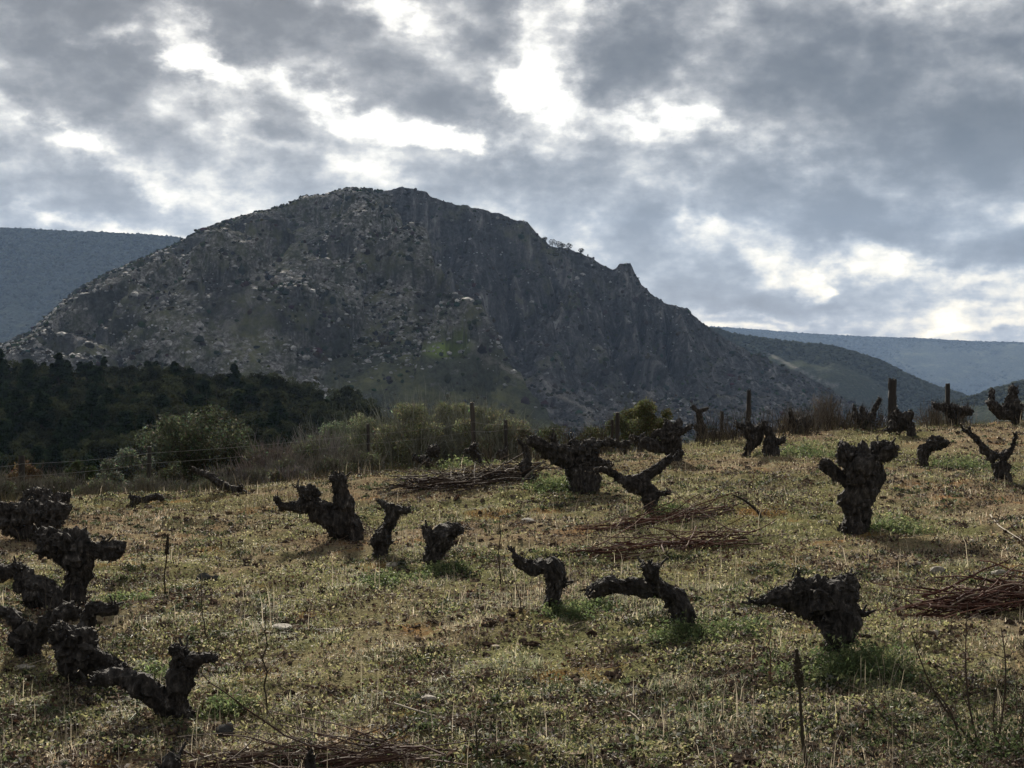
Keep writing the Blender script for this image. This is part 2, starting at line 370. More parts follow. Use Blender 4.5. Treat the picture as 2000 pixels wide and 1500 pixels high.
def mountain_z_full(u, Y):
    z, w = mountain_z(u, Y)
    x = u * Y
    near = sstep(0, 14, YR - Y)                # leave the crest line itself alone
    rib = np.abs(fbm(x / 30 + .5 * vnoise(Y / 30., x / 60.), Y / 120.0, 2, 4)) * 2 - .5
    rib2 = np.abs(vnoise(x / 9 + .6 * vnoise(Y / 14., x / 30.), Y / 70.0, 6.5)) - .3
    z = z + w * near * (rib * 38 + rib2 * 13) * sstep(-10, 50, np.interp(u, mu, mz)) * sstep(650, 820, Y)
    z = z + (1 - w) * near * 19 * fbm(x / 50, Y / 50, 7, 4) * sstep(430, 560, Y) * sstep(0, 60, YR - Y)
    oc = fbm(x / 26, Y / 30, 12, 3); z = z + (1 - w) * near * (12 * sstep(.04, .10, oc) + 7 * sstep(.18, .24, oc)) * sstep(520, 600, Y)
    zr = np.interp(u, mu, mz); cap = Y * zr / YR - .012 * np.clip(YR - Y, 0, None); z = np.where(Y < YR, np.minimum(z, cap), z)
    lump = np.clip(vnoise(x / 7.0, Y / 8.0, 3.5), -.2, 1) * 1.6 + np.clip(vnoise(x / 2.6, Y / 3.2, 8.5), -.1, 1) * 1.3
    z = z + lump * (.7 + .3 * near) * (1 + w * .6)
    z = z + .35 * vnoise(x / 1.2, Y / 1.6, 2.2)
    return z, w
uu = np.linspace(P2U(-700), P2U(2200), 1500)
YY = np.concatenate([np.linspace(400, 780, 230, endpoint=False), np.linspace(780, 905, 190, endpoint=False), np.linspace(905, 1150, 40)])
U, YG = np.meshgrid(uu, YY)
mzz, mw = mountain_z_full(U, YG)
mrow = 690 - mzz / YG * 2747; mpx = 1000 + U * 2747
meadow = np.exp(-(((mpx - 868) / 34) ** 2 + ((mrow - 684) / 13) ** 2)) * 1.6 + .8 * np.exp(-(((mpx - 905 - (mrow - 668) * 1.2) / 16) ** 2 + ((mrow - 668) / 12) ** 2))
meadow = np.clip(meadow * 1.3 * (1 - mw) - .15, 0, 1) * (YG < YR)
line = np.abs(mpx - np.interp(mrow, [620, 690, 740, 800], [850, 940, 1020, 1150]))
scree = np.clip(1 - line / 12, 0, 1) * (mrow > 640) * .8 + .45 * np.clip(1 - np.abs(mpx - np.interp(mrow, [735, 820], [1040, 1230])) / 22, 0, 1) * (mrow > 735)
scree = scree * (YG < 800)
grassy = sstep(640, 740, mrow) * (1 - mw) * sstep(600, 700, mpx)
rockm = np.clip(.55 + .35 * mw - 1.3 * grassy, -.05, 1)
ocm = fbm(U * YG / 34, mzz / 22 + YG / 80, 31, 4)                       # dark crags on the scrubby slope, relief shade put into the colour
rock_shade = np.maximum(mw, .85 * sstep(.02, .12, ocm) * (1 - grassy))  # shade painted over the whole right face, and on the left crags
MTM = terrain_mat('mountain_rock', (.21,.20,.20), (.055,.060,.044), (.16,.165,.085), 1.0, -.14)
mt = mk('mountain', np.stack([U * YG, YG, mzz + EYE], -1).reshape(-1, 3), grid_faces(len(YY), len(uu)), MTM, smooth=False,
        attrs={'rock': rockm.ravel(), 'rock_shade': rock_shade.ravel(), 'meadow': meadow.ravel(), 'scree': scree.ravel()})
mt['kind'] = 'structure'

def ridge(name, sil, Y0, depth_front, drop, rough_, mat, n=700, m_=70, back=1.2, nz=1.0, scree_fn=None, conc=1.0, relief=1.0):
    su = np.array([P2U(a) for a, b in sil]); sz = np.array([rel(b) * Y0 for a, b in sil])
    u_ = np.linspace(su[0], su[-1], n); y_ = np.concatenate([np.linspace(Y0 - depth_front, Y0, m_), np.linspace(Y0, Y0 + depth_front * .6, 14)[1:]])
    U_, G = np.meshgrid(u_, y_); zr = np.interp(U_, su, sz)
    t = np.clip((Y0 - G) / depth_front, 0, 1)
    x = U_ * G
    z = zr - drop * t ** conc - np.clip(G - Y0, 0, None) * .3
    z = z + np.sqrt(np.clip(t, 0, 1)) * relief * drop * .22 * fbm(x / (rough_ * 9), G / (rough_ * 14), 1, 4)
    z = z + rough_ * .16 * nz * np.clip(fbm(x / rough_, G / rough_, 2, 3), -.3, 1)
    rw = 690 - z / G * 2747; pxx = 1000 + U_ * 2747
    sc_ = scree_fn(pxx, rw) if scree_fn else np.zeros_like(z)
    o = mk(name, np.stack([x, G, z + EYE], -1).reshape(-1, 3), grid_faces(len(y_), n), mat,
           attrs={'rock': np.full(z.size, .3), 'meadow': np.zeros(z.size), 'scree': sc_.ravel()})
    o['kind'] = 'structure'
    def surf(px, tt):
        u1 = P2U(np.asarray(px, float)); g1 = Y0 - depth_front * np.asarray(tt, float)
        z1 = np.interp(u1, su, sz) - drop * np.asarray(tt) ** conc
        return np.stack([u1 * g1, g1, z1 + EYE], -1)
    return o, surf
FARM = terrain_mat('far_ridge_scrub', (.075,.075,.065), (.045,.052,.040), (.11,.115,.07), .35, -.3)
MIDM = terrain_mat('hill_scrub', (.11,.10,.085), (.036,.042,.027), (.06,.06,.036), .7, -.35)
_, s_left = ridge('left_ridge', [(-900,430),(-200,438),(0,449),(100,454),(200,458),(300,463),(350,468),(420,478),(560,510),(800,600),(1000,700)], 2600, 900, 430, 26, FARM, relief=.7, nz=.6)
_, s_right = ridge('far_ridge', [(1100,660),(1350,640),(1410,641),(1500,648),(1600,655),(1700,660),(1800,663),(1900,669),(2000,671),(2300,680),(2900,700)], 5200, 1500, 520, 45, FARM, relief=.45, nz=.35)
_, s_mid = ridge('middle_hill', [(1150,660),(1330,640),(1400,645),(1430,656),(1500,666),(1560,673),(1620,678),(1650,686),(1690,698),(1720,708),(1780,738),(1830,758),(1870,770),(1950,800),(2100,860),(2300,930)],
      1500, 420, 150, 11, MIDM,
      scree_fn=lambda p, r: np.clip(1 - np.abs(r - np.interp(p, [1440, 1500, 1560, 1620], [662, 690, 722, 752])) / 5, 0, 1) * (p > 1440) * (p < 1640) * .8 + .5 * ((np.abs(p - 1490) < 30) & (np.abs(r - 672) < 3)))
_, s_corner = ridge('right_hill', [(1780,830),(1850,790),(1900,778),(1950,760),(2000,746),(2100,726),(2300,700),(2700,690)], 1100, 300, 120, 9, MIDM)

# valley floor that carries everything out to the horizon
def ground_far(x, y):
    r = np.hypot(x, y)
    base = H(x, y, False) - .25
    far = -8 - 150 * sstep(40, 480, r)
    return base * (1 - sstep(45, 140, r)) + np.minimum(base, far) * sstep(45, 140, r) if False else np.where(r < 45, base, np.minimum(H(x, y, False) - .25, EYE) * (1 - sstep(45, 200, r)) + far * sstep(45, 200, r))
th = np.linspace(0, 2 * np.pi, 181); rr = np.concatenate([[.01], np.geomspace(1.5, 15000, 120)])
T, Q = np.meshgrid(th, rr); vx, vy = Q * np.sin(T), Q * np.cos(T)
VALM = terrain_mat('valley_scrub', (.15,.14,.12), (.045,.05,.034), (.11,.11,.055), .5, -.3)
g = mk('ground', np.stack([vx, vy, ground_far(vx, vy)], -1).reshape(-1, 3), grid_faces(len(rr), len(th)), VALM, smooth=True,
       attrs={'rock': np.full(vx.size, .3), 'meadow': np.zeros(vx.size), 'scree': np.zeros(vx.size)})
g['kind'] = 'structure'

# hill of dark pines
PT = [(-500,770),(0,748),(50,745),(130,745),(200,742),(300,742),(400,748),(500,756),(600,775),(650,792),(700,810),(760,850),(850,930),(1000,1080)]
pu = np.array([P2U(a) for a, b in PT]); pz = np.array([rel(b) * 230 for a, b in PT])
def pine_hill(u, Y):
    zc = np.interp(u, pu, pz); t = np.clip((230 - Y) / 110, 0, 1); z = zc + (np.minimum(-15, zc - 8) - zc) * t ** 1.1
    z = np.where(Y > 230, zc - (Y - 230) * .45, z) - np.clip(120 - Y, 0, None) * .12
    return z + 1.2 * vnoise(u * Y / 14, Y / 14)
u_, y_ = np.linspace(P2U(-900), P2U(1050), 260), np.linspace(70, 330, 150)
U_, G_ = np.meshgrid(u_, y_); zz_ = pine_hill(U_, G_)
PHM = terrain_mat('pine_hill_scrub', (.05,.045,.035), (.026,.030,.019), (.06,.058,.034), 3, -.8)
g = mk('pine_hill', np.stack([U_ * G_, G_, zz_ + EYE], -1).reshape(-1, 3), grid_faces(len(y_), len(u_)), PHM, smooth=True,
       attrs={'rock': np.full(U_.size, .1), 'meadow': np.zeros(U_.size), 'scree': np.zeros(U_.size)})
g['kind'] = 'structure'

# ------------------------------------------------------------------ scatter helpers
def ico(sub=1):
    import bmesh
    bm = bmesh.new(); bmesh.ops.create_icosphere(bm, subdivisions=sub, radius=1)
    V = np.array([v.co[:] for v in bm.verts]); Fc = np.array([[v.index for v in f.verts] for f in bm.faces]); bm.free(); return V, Fc
ICO1, ICO2, ICO3, ICO4 = ico(1), ico(2), ico(3), ico(4)
def rot_z(a):
    c, s = np.cos(a), np.sin(a); z = np.zeros_like(a); o = np.ones_like(a)
    return np.stack([np.stack([c, -s, z], -1), np.stack([s, c, z], -1), np.stack([z, z, o], -1)], -2)
def rand_rot(n):
    q = rng.normal(size=(n, 4)); q /= np.linalg.norm(q, axis=1)[:, None]; w, x, y, z = q.T
    return np.stack([np.stack([1-2*(y*y+z*z), 2*(x*y-z*w), 2*(x*z+y*w)], -1), np.stack([2*(x*y+z*w), 1-2*(x*x+z*z), 2*(y*z-x*w)], -1),
                     np.stack([2*(x*z-y*w), 2*(y*z+x*w), 1-2*(x*x+y*y)], -1)], -2)
def scatter_lumps(P, S, jit=.25, tmpl=ICO1, flat=(1, 1, 1), col=None):
    """P (n,3) positions, S (n,) sizes -> V,F of many displaced lumps"""
    V0, F0 = tmpl; n = len(P); k = len(V0)
    V = V0[None] * (1 + jit * rng.normal(size=(n, k, 1))) * np.asarray(flat) * rng.uniform(.7, 1.3, (n, 1, 3))
    V = np.einsum('nij,nkj->nki', rot_z(rng.uniform(0, 6.28, n)), V) * np.asarray(S)[:, None, None] + P[:, None]
    Fx = F0[None] + (np.arange(n) * k)[:, None, None]
    c = None if col is None else np.repeat(col, k, 0)
    return V.reshape(-1, 3), Fx.reshape(-1, F0.shape[1]), c

# boulders and scrub on the mountain (uncountable: one object each)
def mountain_pts(n, bias=0.0, rocky=True):
    u = rng.uniform(P2U(-250), P2U(1900), n); Y = YR - rng.uniform(0, 1, n) ** 1.3 * 480
    z, w = mountain_z_full(u, Y); return u, Y, z, w
u, Y, z, w = mountain_pts(42000)
row = 690 - z / Y * 2747; px_ = 1000 + u * 2747
clump = fbm(u * Y / 30, Y / 30, 6, 3)
keep = (rng.uniform(0, 1, len(u)) < np.where(w > .5, .12 * (u < P2U(1350)), .06 + .94 * (clump > .02)) * (1 - .97 * sstep(685, 735, row) * (px_ > 640) * (px_ < 1150)))
P = np.stack([u * Y, Y, z + EYE], -1)[keep]; S = rng.lognormal(-.75, .55, len(P)); S = np.clip(S, .2, 2.0)
ROCKM = mat_simple('boulder_granite', [(.09,.088,.088), (.25,.245,.24), (.54,.53,.515)], .5, .85, .3, 2, spec=.15)
V, Fx, _ = scatter_lumps(P, S, .2, ICO1, (1.35, .9, .7))
o = mk('boulders', V, Fx, ROCKM); tag(o, kind='stuff')
u, Y, z, w = mountain_pts(34000)
clump = fbm(u * Y / 22, Y / 22, 16, 3)
keep = rng.uniform(0, 1, len(u)) < np.where(w > .5, .35, .2 + .8 * (clump > .1))
P = np.stack([u * Y, Y, z + EYE + .3], -1)[keep]; S = np.clip(rng.lognormal(-.35, .45, len(P)), .3, 2.0)
c = np.array([.032,.035,.025]) * rng.uniform(.5, 1.4, (len(P), 1)) * (1 + .2 * rng.normal(size=(len(P), 3)))
V, Fx, cc = scatter_lumps(P, S, .22, ICO1, (1.1, 1.1, .9), np.clip(c, .005, 1))
SCRUB = mat_simple('distant_scrub', [(.8,.8,.8), (1.2,1.2,1.2)], 1, .95, 0, tint=True, spec=0)
o = mk('mountain_scrub', V, Fx, SCRUB, color=cc); tag(o, kind='stuff')
# scrub of the far ridges
def ridge_scrub(name, surf, pr, n, s, tmax=.9):
    px = rng.uniform(*pr, n); t = rng.uniform(0, 1, n) ** 2 * tmax; t[: n // 6] = 0
    P = surf(px, t); S = s * np.clip(rng.lognormal(0, .35, n), .4, 1.5)
    c = np.array([.04,.045,.03]) * rng.uniform(.6, 1.4, (n, 1))
    V, Fx, cc = scatter_lumps(P + [0, 0, s * .2], S, .2, ICO1, (1.2, 1.2, .85), c); o = mk(name, V, Fx, SCRUB, color=cc); tag(o, kind='stuff')
ridge_scrub('left_ridge_woodland', s_left, (-250, 500), 9000, 3.0)
ridge_scrub('far_ridge_woodland', s_right, (1350, 2150), 9000, 4.0)
ridge_scrub('middle_hill_scrub', s_mid, (1380, 2000), 7000, 2.0)
ridge_scrub('right_hill_scrub', s_corner, (1800, 2200), 2500, 1.7)

def hill_understory():
    n = 15000; px = np.where(rng.uniform(0, 1, n) < .5, rng.uniform(-80, 800, n), rng.uniform(420, 800, n)); Y = rng.uniform(112, 236, n); u = P2U(px); z = pine_hill(u, Y) + EYE
    S = np.clip(rng.lognormal(-.3, .4, n), .3, 1.8); c = np.array([.018,.022,.013]) * rng.uniform(.6, 1.5, (n, 1)) * np.where(rng.uniform(0, 1, (n, 1)) < .2, np.array([[1.7,1.4,1.3]]), 1)
    k = 16; ii = np.repeat(np.arange(n), k); P_ = np.stack([u * Y, Y, z + S * .25], -1)[ii] + rng.normal(size=(n * k, 3)) * S[ii, None] * np.array([.55, .55, .38])
    V, Fx = leaves(P_, rng.uniform(.14, .34, n * k), .6); cc = np.clip(c[ii] * 1.5 * rng.uniform(.5, 1.5, (n * k, 1)), 0, 1)
    tag(mk('hill_understory', V, Fx, TREELEAF, color=np.repeat(cc, 4, 0)), kind='stuff')
# ------------------------------------------------------------------ strands: many thin curved canes, stems or twigs at once
def strands(S, D, Ln, r0, seg=6, wob=.25, sides=3, droop=0.0, r1=.35):
    """S starts (n,3), D unit directions (n,3), Ln lengths, r0 radii -> V,F"""
    n = len(S); D = D / np.linalg.norm(D, axis=1)[:, None]
    pts = [S]; d = D.copy()
    for i in range(seg):
        d = d + rng.normal(size=(n, 3)) * wob / seg * 1.6; d[:, 2] -= droop / seg
        d /= np.linalg.norm(d, axis=1)[:, None]
        pts.append(pts[-1] + d * (Ln / seg)[:, None])
    Pt = np.stack(pts, 1)                                   # n, seg+1, 3
    ref = np.where(np.abs(D[:, 2:3]) > .8, np.array([[1., 0, 0]]), np.array([[0, 0, 1.]]))
    a = np.cross(D, ref); a /= np.linalg.norm(a, axis=1)[:, None]; b = np.cross(D, a)
    th = np.arange(sides) * 2 * np.pi / sides
    ring = a[:, None] * np.cos(th)[None, :, None] + b[:, None] * np.sin(th)[None, :, None]
    rad = (r0[:, None] * np.linspace(1, r1, seg + 1)[None])
    V = Pt[:, :, None] + ring[:, None] * rad[:, :, None, None]  # n,seg+1,sides,3
    k = (seg + 1) * sides
    i = np.arange(seg)[:, None] * sides + np.arange(sides)[None]; j = np.arange(seg)[:, None] * sides + (np.arange(sides)[None] + 1) % sides
    F0 = np.stack([i, j, j + sides, i + sides], -1).reshape(-1, 4)
    Fx = (F0[None] + (np.arange(n) * k)[:, None, None]).reshape(-1, 4)
    return V.reshape(-1, 3), Fx, k, Pt
def leaves(P, size, asp=.5, up=0.0):
    """leaf-shaped cards (4 verts, folded) at P"""
    n = len(P); Rm = rand_rot(n)
    q = np.array([[-1, 0, 0], [0, -asp, .15], [1, 0, 0], [0, asp, .15]])
    V = np.einsum('nij,kj->nki', Rm, q) * np.asarray(size)[:, None, None] + P[:, None]
    F0 = np.array([[0, 1, 2], [0, 2, 3]])
    return V.reshape(-1, 3), (F0[None] + (np.arange(n) * 4)[:, None, None]).reshape(-1, 3)
def blob_pts(n, c, r, shell=.5):
    d = rng.normal(size=(n, 3)); d /= np.linalg.norm(d, axis=1)[:, None]
    return c + d * r * (rng.uniform(shell ** 3, 1, (n, 1)) ** (1 / 3))

hill_understory()
# ------------------------------------------------------------------ trees on the pine hill
def crown_mesh(kind, seed):
    global rng
    keep_ = rng; rng = np.random.default_rng(seed); G = Geo()
    if kind == 'pine':      # broad rounded conical pine, 6 m
        tiers = 30; cs = []
        for i in range(tiers):
            h = 1.3 + 4.6 * (i / tiers) ** .9; w = (1 - (h - 1.0) / 5.4) ** .7 * 2.0
            a = rng.uniform(0, 6.28); q = rng.uniform(.3, 1) * w
            cs.append((np.array([np.cos(a) * q, np.sin(a) * q, h + rng.normal() * .15]), np.array([.75, .75, .45]) * (.55 + .5 * w / 2)))
        base = np.array([.024, .036, .018])
    else:                   # rounded evergreen oak, 5 m
        cs = [(np.array([rng.normal() * 1.1, rng.normal() * 1.1, 2.4 + rng.uniform(-.9, 1.3)]), np.array([1.0, 1.0, .8]) * rng.uniform(.6, 1.1)) for _ in range(16)]
        base = np.array([.040, .046, .024])
    for c, r in cs:
        Pn = blob_pts(150, c, r, .55); V, Fx = leaves(Pn, rng.uniform(.10, .24, 150), .6)
        col = base * rng.uniform(.6, 1.6) * rng.uniform(.7, 1.4, (150, 1)); G.add(V, Fx, np.repeat(col, 4, 0))
    T = Geo()
    hgt = 4.6 if kind == 'pine' else 2.6
    V, Fx, k, Pt = strands(np.array([[0, 0, -.6]]), np.array([[.03, .02, 1.]]), np.array([hgt]), np.array([.17]), 6, .08, 8, 0, .3); T.add(V, Fx, (.05, .04, .035))
    nb = 9; hs = rng.uniform(.8, hgt * .8, nb); a = rng.uniform(0, 6.28, nb)
    V, Fx, k, _ = strands(np.stack([0 * a, 0 * a, hs], -1), np.stack([np.cos(a), np.sin(a), .5 + 0 * a], -1), rng.uniform(1, 1.9, nb), np.full(nb, .06), 4, .3, 4); T.add(V, Fx, (.05, .04, .035))
    rng = keep_; return G, T
protos = {}
for kind, name in (('pine', 'pine_tree'), ('oak', 'oak_tree')):
    for s in range(4):
        G, T = crown_mesh(kind, 100 + s * 7 + len(kind))
        o = empty(name, (0, 0, 0), '', name.split('_')[0] + ' tree')
        cm = G.build('crown', TREELEAF, o); tm = T.build('trunk', TWIG, o); protos.setdefault(kind, []).append((o, cm, tm))
used = set()
def plant(kind, i, loc, sc_, rz, label, group):
    o, cm, tm = protos[kind][i]
    if (kind, i) in used:
        r = o.copy(); COL.objects.link(r)
        for ch in (cm, tm):
            c = ch.copy(); COL.objects.link(c); c.parent = r
    else: r = o; used.add((kind, i))
    r.location = loc; r.scale = (sc_[0], sc_[0], sc_[1]); r.rotation_euler = (0, 0, rz)
    tag(r, label, kind + ' tree', group); return r
tops = [(0,742,'pine'),(32,722,'pine'),(62,712,'pine'),(84,716,'pine'),(108,708,'pine'),(132,704,'pine'),(156,706,'pine'),(176,714,'pine'),(203,696,'pine'),(222,722,'oak'),(243,718,'oak'),(262,712,'oak'),
        (288,704,'pine'),(304,708,'pine'),(330,714,'oak'),(352,712,'oak'),(372,718,'pine'),(398,728,'oak'),(425,734,'oak'),(452,736,'oak'),(478,730,'oak'),(504,724,'oak'),(528,728,'oak'),(552,733,'oak'),
        (576,742,'oak'),(600,742,'oak'),(618,756,'oak'),(672,752,'oak'),(650,780,'oak'),(700,772,'oak'),(722,784,'oak'),(745,812,'oak')]
ks_ = []; ORD = 'first second third fourth fifth sixth seventh eighth ninth tenth eleventh twelfth thirteenth fourteenth fifteenth sixteenth seventeenth eighteenth nineteenth twentieth'.split()
DET = {0:'at the left edge of the photo',8:'with a thin pointed tip above its neighbours',27:'standing alone just right of the wood',}
for i, (px, py, kd) in enumerate(tops):
    Yt = 226 + rng.uniform(-6, 3); u, v = ray(px, py); zb = float(pine_hill(u, Yt)) + EYE - .4; hgt = EYE + v * Yt - zb
    full = 6.1 if kd == 'pine' else 4.5; s = max(hgt / full, .45); wd = min(max(s, .55), 1.05) * rng.uniform(.9, 1.1)
    if i == 8: wd = .45
    zone = 'left of the gap in the wood' if px < 215 else ('along the middle of the wood' if px < 500 else 'on the falling right end of the wood')
    kn_ = 'pine' if kd == 'pine' else 'evergreen oak'; ks_.append(kd)
    lab = f"dark {kn_} on the wood's skyline, " + (DET.get(i) or f"{ORD[ks_.count(kd) - 1]} {kn_.split()[-1]} from the left")
    plant(kd, i % 4, (u * Yt, Yt, zb), (wd, s), rng.uniform(0, 6.28), lab, 'trees on the skyline of the wooded hill' if i not in DET else None)
# the rest of the wood
cnt = 0; spots = []
while cnt < 250:
    px = rng.uniform(-60, 760); Yt = 225 - rng.uniform(.03, 1) ** .8 * 105; u = P2U(px); z = float(pine_hill(u, Yt))
    row = 690 - z / Yt * 2747
    if row > 1000 or (px > 640 and row < 800): continue
    if any((a - u * Yt) ** 2 + (b - Yt) ** 2 < 5 for a, b in spots): continue
    if 195 < px < 275 and 195 < Yt: continue
    spots.append((u * Yt, Yt)); kd = 'pine' if rng.uniform() < .45 - px / 2500 else 'oak'
    s = rng.uniform(.6, 1.0) * (.8 if px > 500 else 1)
    plant(kd, int(rng.integers(4)), (u * Yt, Yt, z + EYE - .3), (s, s * rng.uniform(.85, 1.1)), rng.uniform(0, 6.28),
          f"dark {'pine' if kd == 'pine' else 'evergreen oak'} merging with others on the near slope of the wooded hill", f"{'pines' if kd == 'pine' else 'oaks'} on the near slope of the wooded hill")
    cnt += 1
# small bare trees on the mountain ridge
def little_tree(px, top, base, label):
    Yt = 899.0; a = at(px, base, Yt); h = at(px, top, Yt)[2] - a[2]; u = a[0] / Yt
    zb = float(mountain_z_full(np.array([u]), np.array([Yt]))[0][0]) + EYE - .3; h = at(px, top, Yt)[2] - zb
    e = empty('ridge_tree', (a[0], Yt, zb), label, 'tree', 'small trees on the mountain ridge')
    V, Fx, k, Pt = strands(np.array([[0, 0, 0.]]), np.array([[0, 0, 1.]]), np.array([h * .6]), np.array([.28]), 4, .1, 6, 0, .6)
    mk('trunk', V, Fx, TWIG, e, color=np.full((len(V), 3), .04))
    G = Geo(); Pn = blob_pts(220, np.array([0, 0, h * .72]), np.array([h * .42, h * .3, h * .36]), .0) * np.array([1, 1, .9]); V, Fx = leaves(Pn, rng.uniform(.2, .5, 220), .5); G.add(V, Fx, (.03, .032, .024))
    G.build('crown', LEAF, e)
for px, tp, bs, lb in [(1064, 462, 478, 'first of the small trees on the ridge, just below the rocky shoulder'), (1079, 466, 480, 'second small tree from the shoulder on the mountain ridge'),
                       (1091, 470, 484, 'widest of the small trees on the mountain ridge'), (1099, 474, 485, 'low small tree touching the widest one on the mountain ridge'),
                       (1111, 474, 487, 'last upright small tree of the row on the mountain ridge'), (1135, 484, 493, 'tiny lone tree right of the row on the mountain ridge')]:
    little_tree(px, tp, bs, lb)

# ------------------------------------------------------------------ shrubs behind the crest of the vineyard
def shrub(name, label, cat, px, top, hw, Y, leafc, n_leaf, lsz, twigc, n_twig, shape='round', group=None, blobs=9, asp=.4, upright=.5, tr=.006):
    c = at(px, top, Y); x = c[0]; zb = float(H(x, Y)) - .05; h = c[2] - zb; w = hw / 2747 * Y
    e = empty(name, (x, Y, zb), label, cat, group)
    if n_leaf:
        G = Geo()
        for b in range(blobs):
            a = rng.uniform(0, 6.28); q = rng.uniform(0, .72)
            ch = min(h * .62, w * 1.35); q = math.sqrt(rng.uniform(0, .62)); f = rng.uniform(-.75, .85) * math.sqrt(1 - q * q)
            if b == 0: a, q, f = 0, 0, .72
            cc = np.array([np.cos(a) * q * w, np.sin(a) * q * w * .8, h - ch + f * ch * .95 - .12 * w]); rr_ = np.array([w * .30, w * .30, w * .26]) * (9 / blobs) ** .15 * rng.uniform(.7, 1.15)
            n_ = n_leaf // blobs; Pn = blob_pts(n_, cc, rr_, .2); Pn += .12 * rr_ * rng.normal(size=Pn.shape); Pn[:, 2] = np.clip(Pn[:, 2], .05, None)
            V, Fx = leaves(Pn, lsz * rng.uniform(.6, 1.3, n_), asp)
            col = np.asarray(leafc) * rng.uniform(.75, 1.3) * rng.uniform(.55, 1.5, (n_, 1)) * (1 + .12 * rng.normal(size=(n_, 3)))
            col = np.where(rng.uniform(0, 1, (n_, 1)) < .10, col * 2.0, col * .92)      # pale undersides among the darker leaves
            G.add(V, Fx, np.repeat(np.clip(col, .004, .6), 4, 0))
        G.build('foliage', LEAF, e)
    T = Geo(); a = rng.uniform(0, 6.28, n_twig); sp_ = rng.uniform(0, 1, n_twig)
    S = np.stack([np.cos(a) * sp_ * w * .35, np.sin(a) * sp_ * w * .3, 0 * a], -1)
    lean = (1 - upright) * 1.3
    D = np.stack([np.cos(a) * lean * sp_ * w / h, np.sin(a) * lean * sp_ * w / h, 1 + 0 * a], -1)
    if shape == 'cone': S[:, :2] *= 2.0; D = np.stack([-S[:, 0] * .9 / h + rng.normal(size=n_twig) * .05, -S[:, 1] / h, np.full(n_twig, 1.)], -1)
    Ln = h * rng.uniform(.55, 1.0, n_twig) * (1.0 if shape != 'cone' else 1.02)
    if shape != 'cone':
        chh = min(h * .62, w * 1.35); s1 = np.sqrt(rng.uniform(0, 1, n_twig)); S[:, :2] *= 1.6
        E_ = np.stack([np.cos(a) * s1 * w, np.sin(a) * s1 * w * .8, h - (1 - np.sqrt(1 - s1 ** 2 * .95)) * chh * 1.2 - rng.uniform(-.04, .3, n_twig) * chh], -1)
        D = E_ - S; Ln = np.linalg.norm(D, axis=1)
    V, Fx, k, Pt = strands(S, D, Ln, tr * rng.uniform(.6, 1.5, n_twig), 6, .35)
    col = np.asarray(twigc) * rng.uniform(.6, 1.6, (n_twig, 1)); T.add(V, Fx, np.repeat(col, k, 0))
    m2 = n_twig * 3; idx = rng.integers(0, n_twig, m2); kk = rng.integers(1, 6, m2); S2 = Pt[idx, kk]
    D2 = (Pt[idx, kk] - Pt[idx, kk - 1]); D2 /= np.linalg.norm(D2, axis=1)[:, None]; D2 = D2 + rng.normal(size=(m2, 3)) * .45
    V, Fx, k, _ = strands(S2, D2, h * rng.uniform(.12, .35, m2), tr * .6 * rng.uniform(.6, 1.2, m2), 4, .3)
    col = np.asarray(twigc) * rng.uniform(.6, 1.8, (m2, 1)); T.add(V, Fx, np.repeat(col, k, 0))
    T.build('stems', TWIG, e)
    return e
OL = (.085,.100,.055); GB = (.085,.105,.075)
shrub('olive_tree', 'big rounded grey-green olive tree behind the left vines, in front of the dark wood', 'tree', 392, 752, 132, 31, (.062,.074,.048), 26000, .042, (.06,.05,.04), 110, blobs=70)
shrub('olive_bush', 'pale bluish-green bush just left of and below the big olive tree', 'bush', 255, 862, 66, 29, (.10,.118,.09), 8000, .034, (.06,.05,.04), 50, blobs=24)
shrub('shrub', 'small dark green bush between the pale bush and the left edge', 'bush', 150, 886, 42, 28, (.045,.062,.028), 2500, .03, (.05,.04,.03), 40)
shrub('shrub', 'brownish low bush at the far left, behind the vines', 'bush', 55, 888, 60, 29, (.085,.062,.035), 2500, .03, (.09,.06,.045), 120)
shrub('shrub', 'dark low bush under the pale bush at the edge of the field', 'bush', 190, 925, 70, 23, (.04,.045,.025), 2500, .024, (.05,.04,.03), 90)
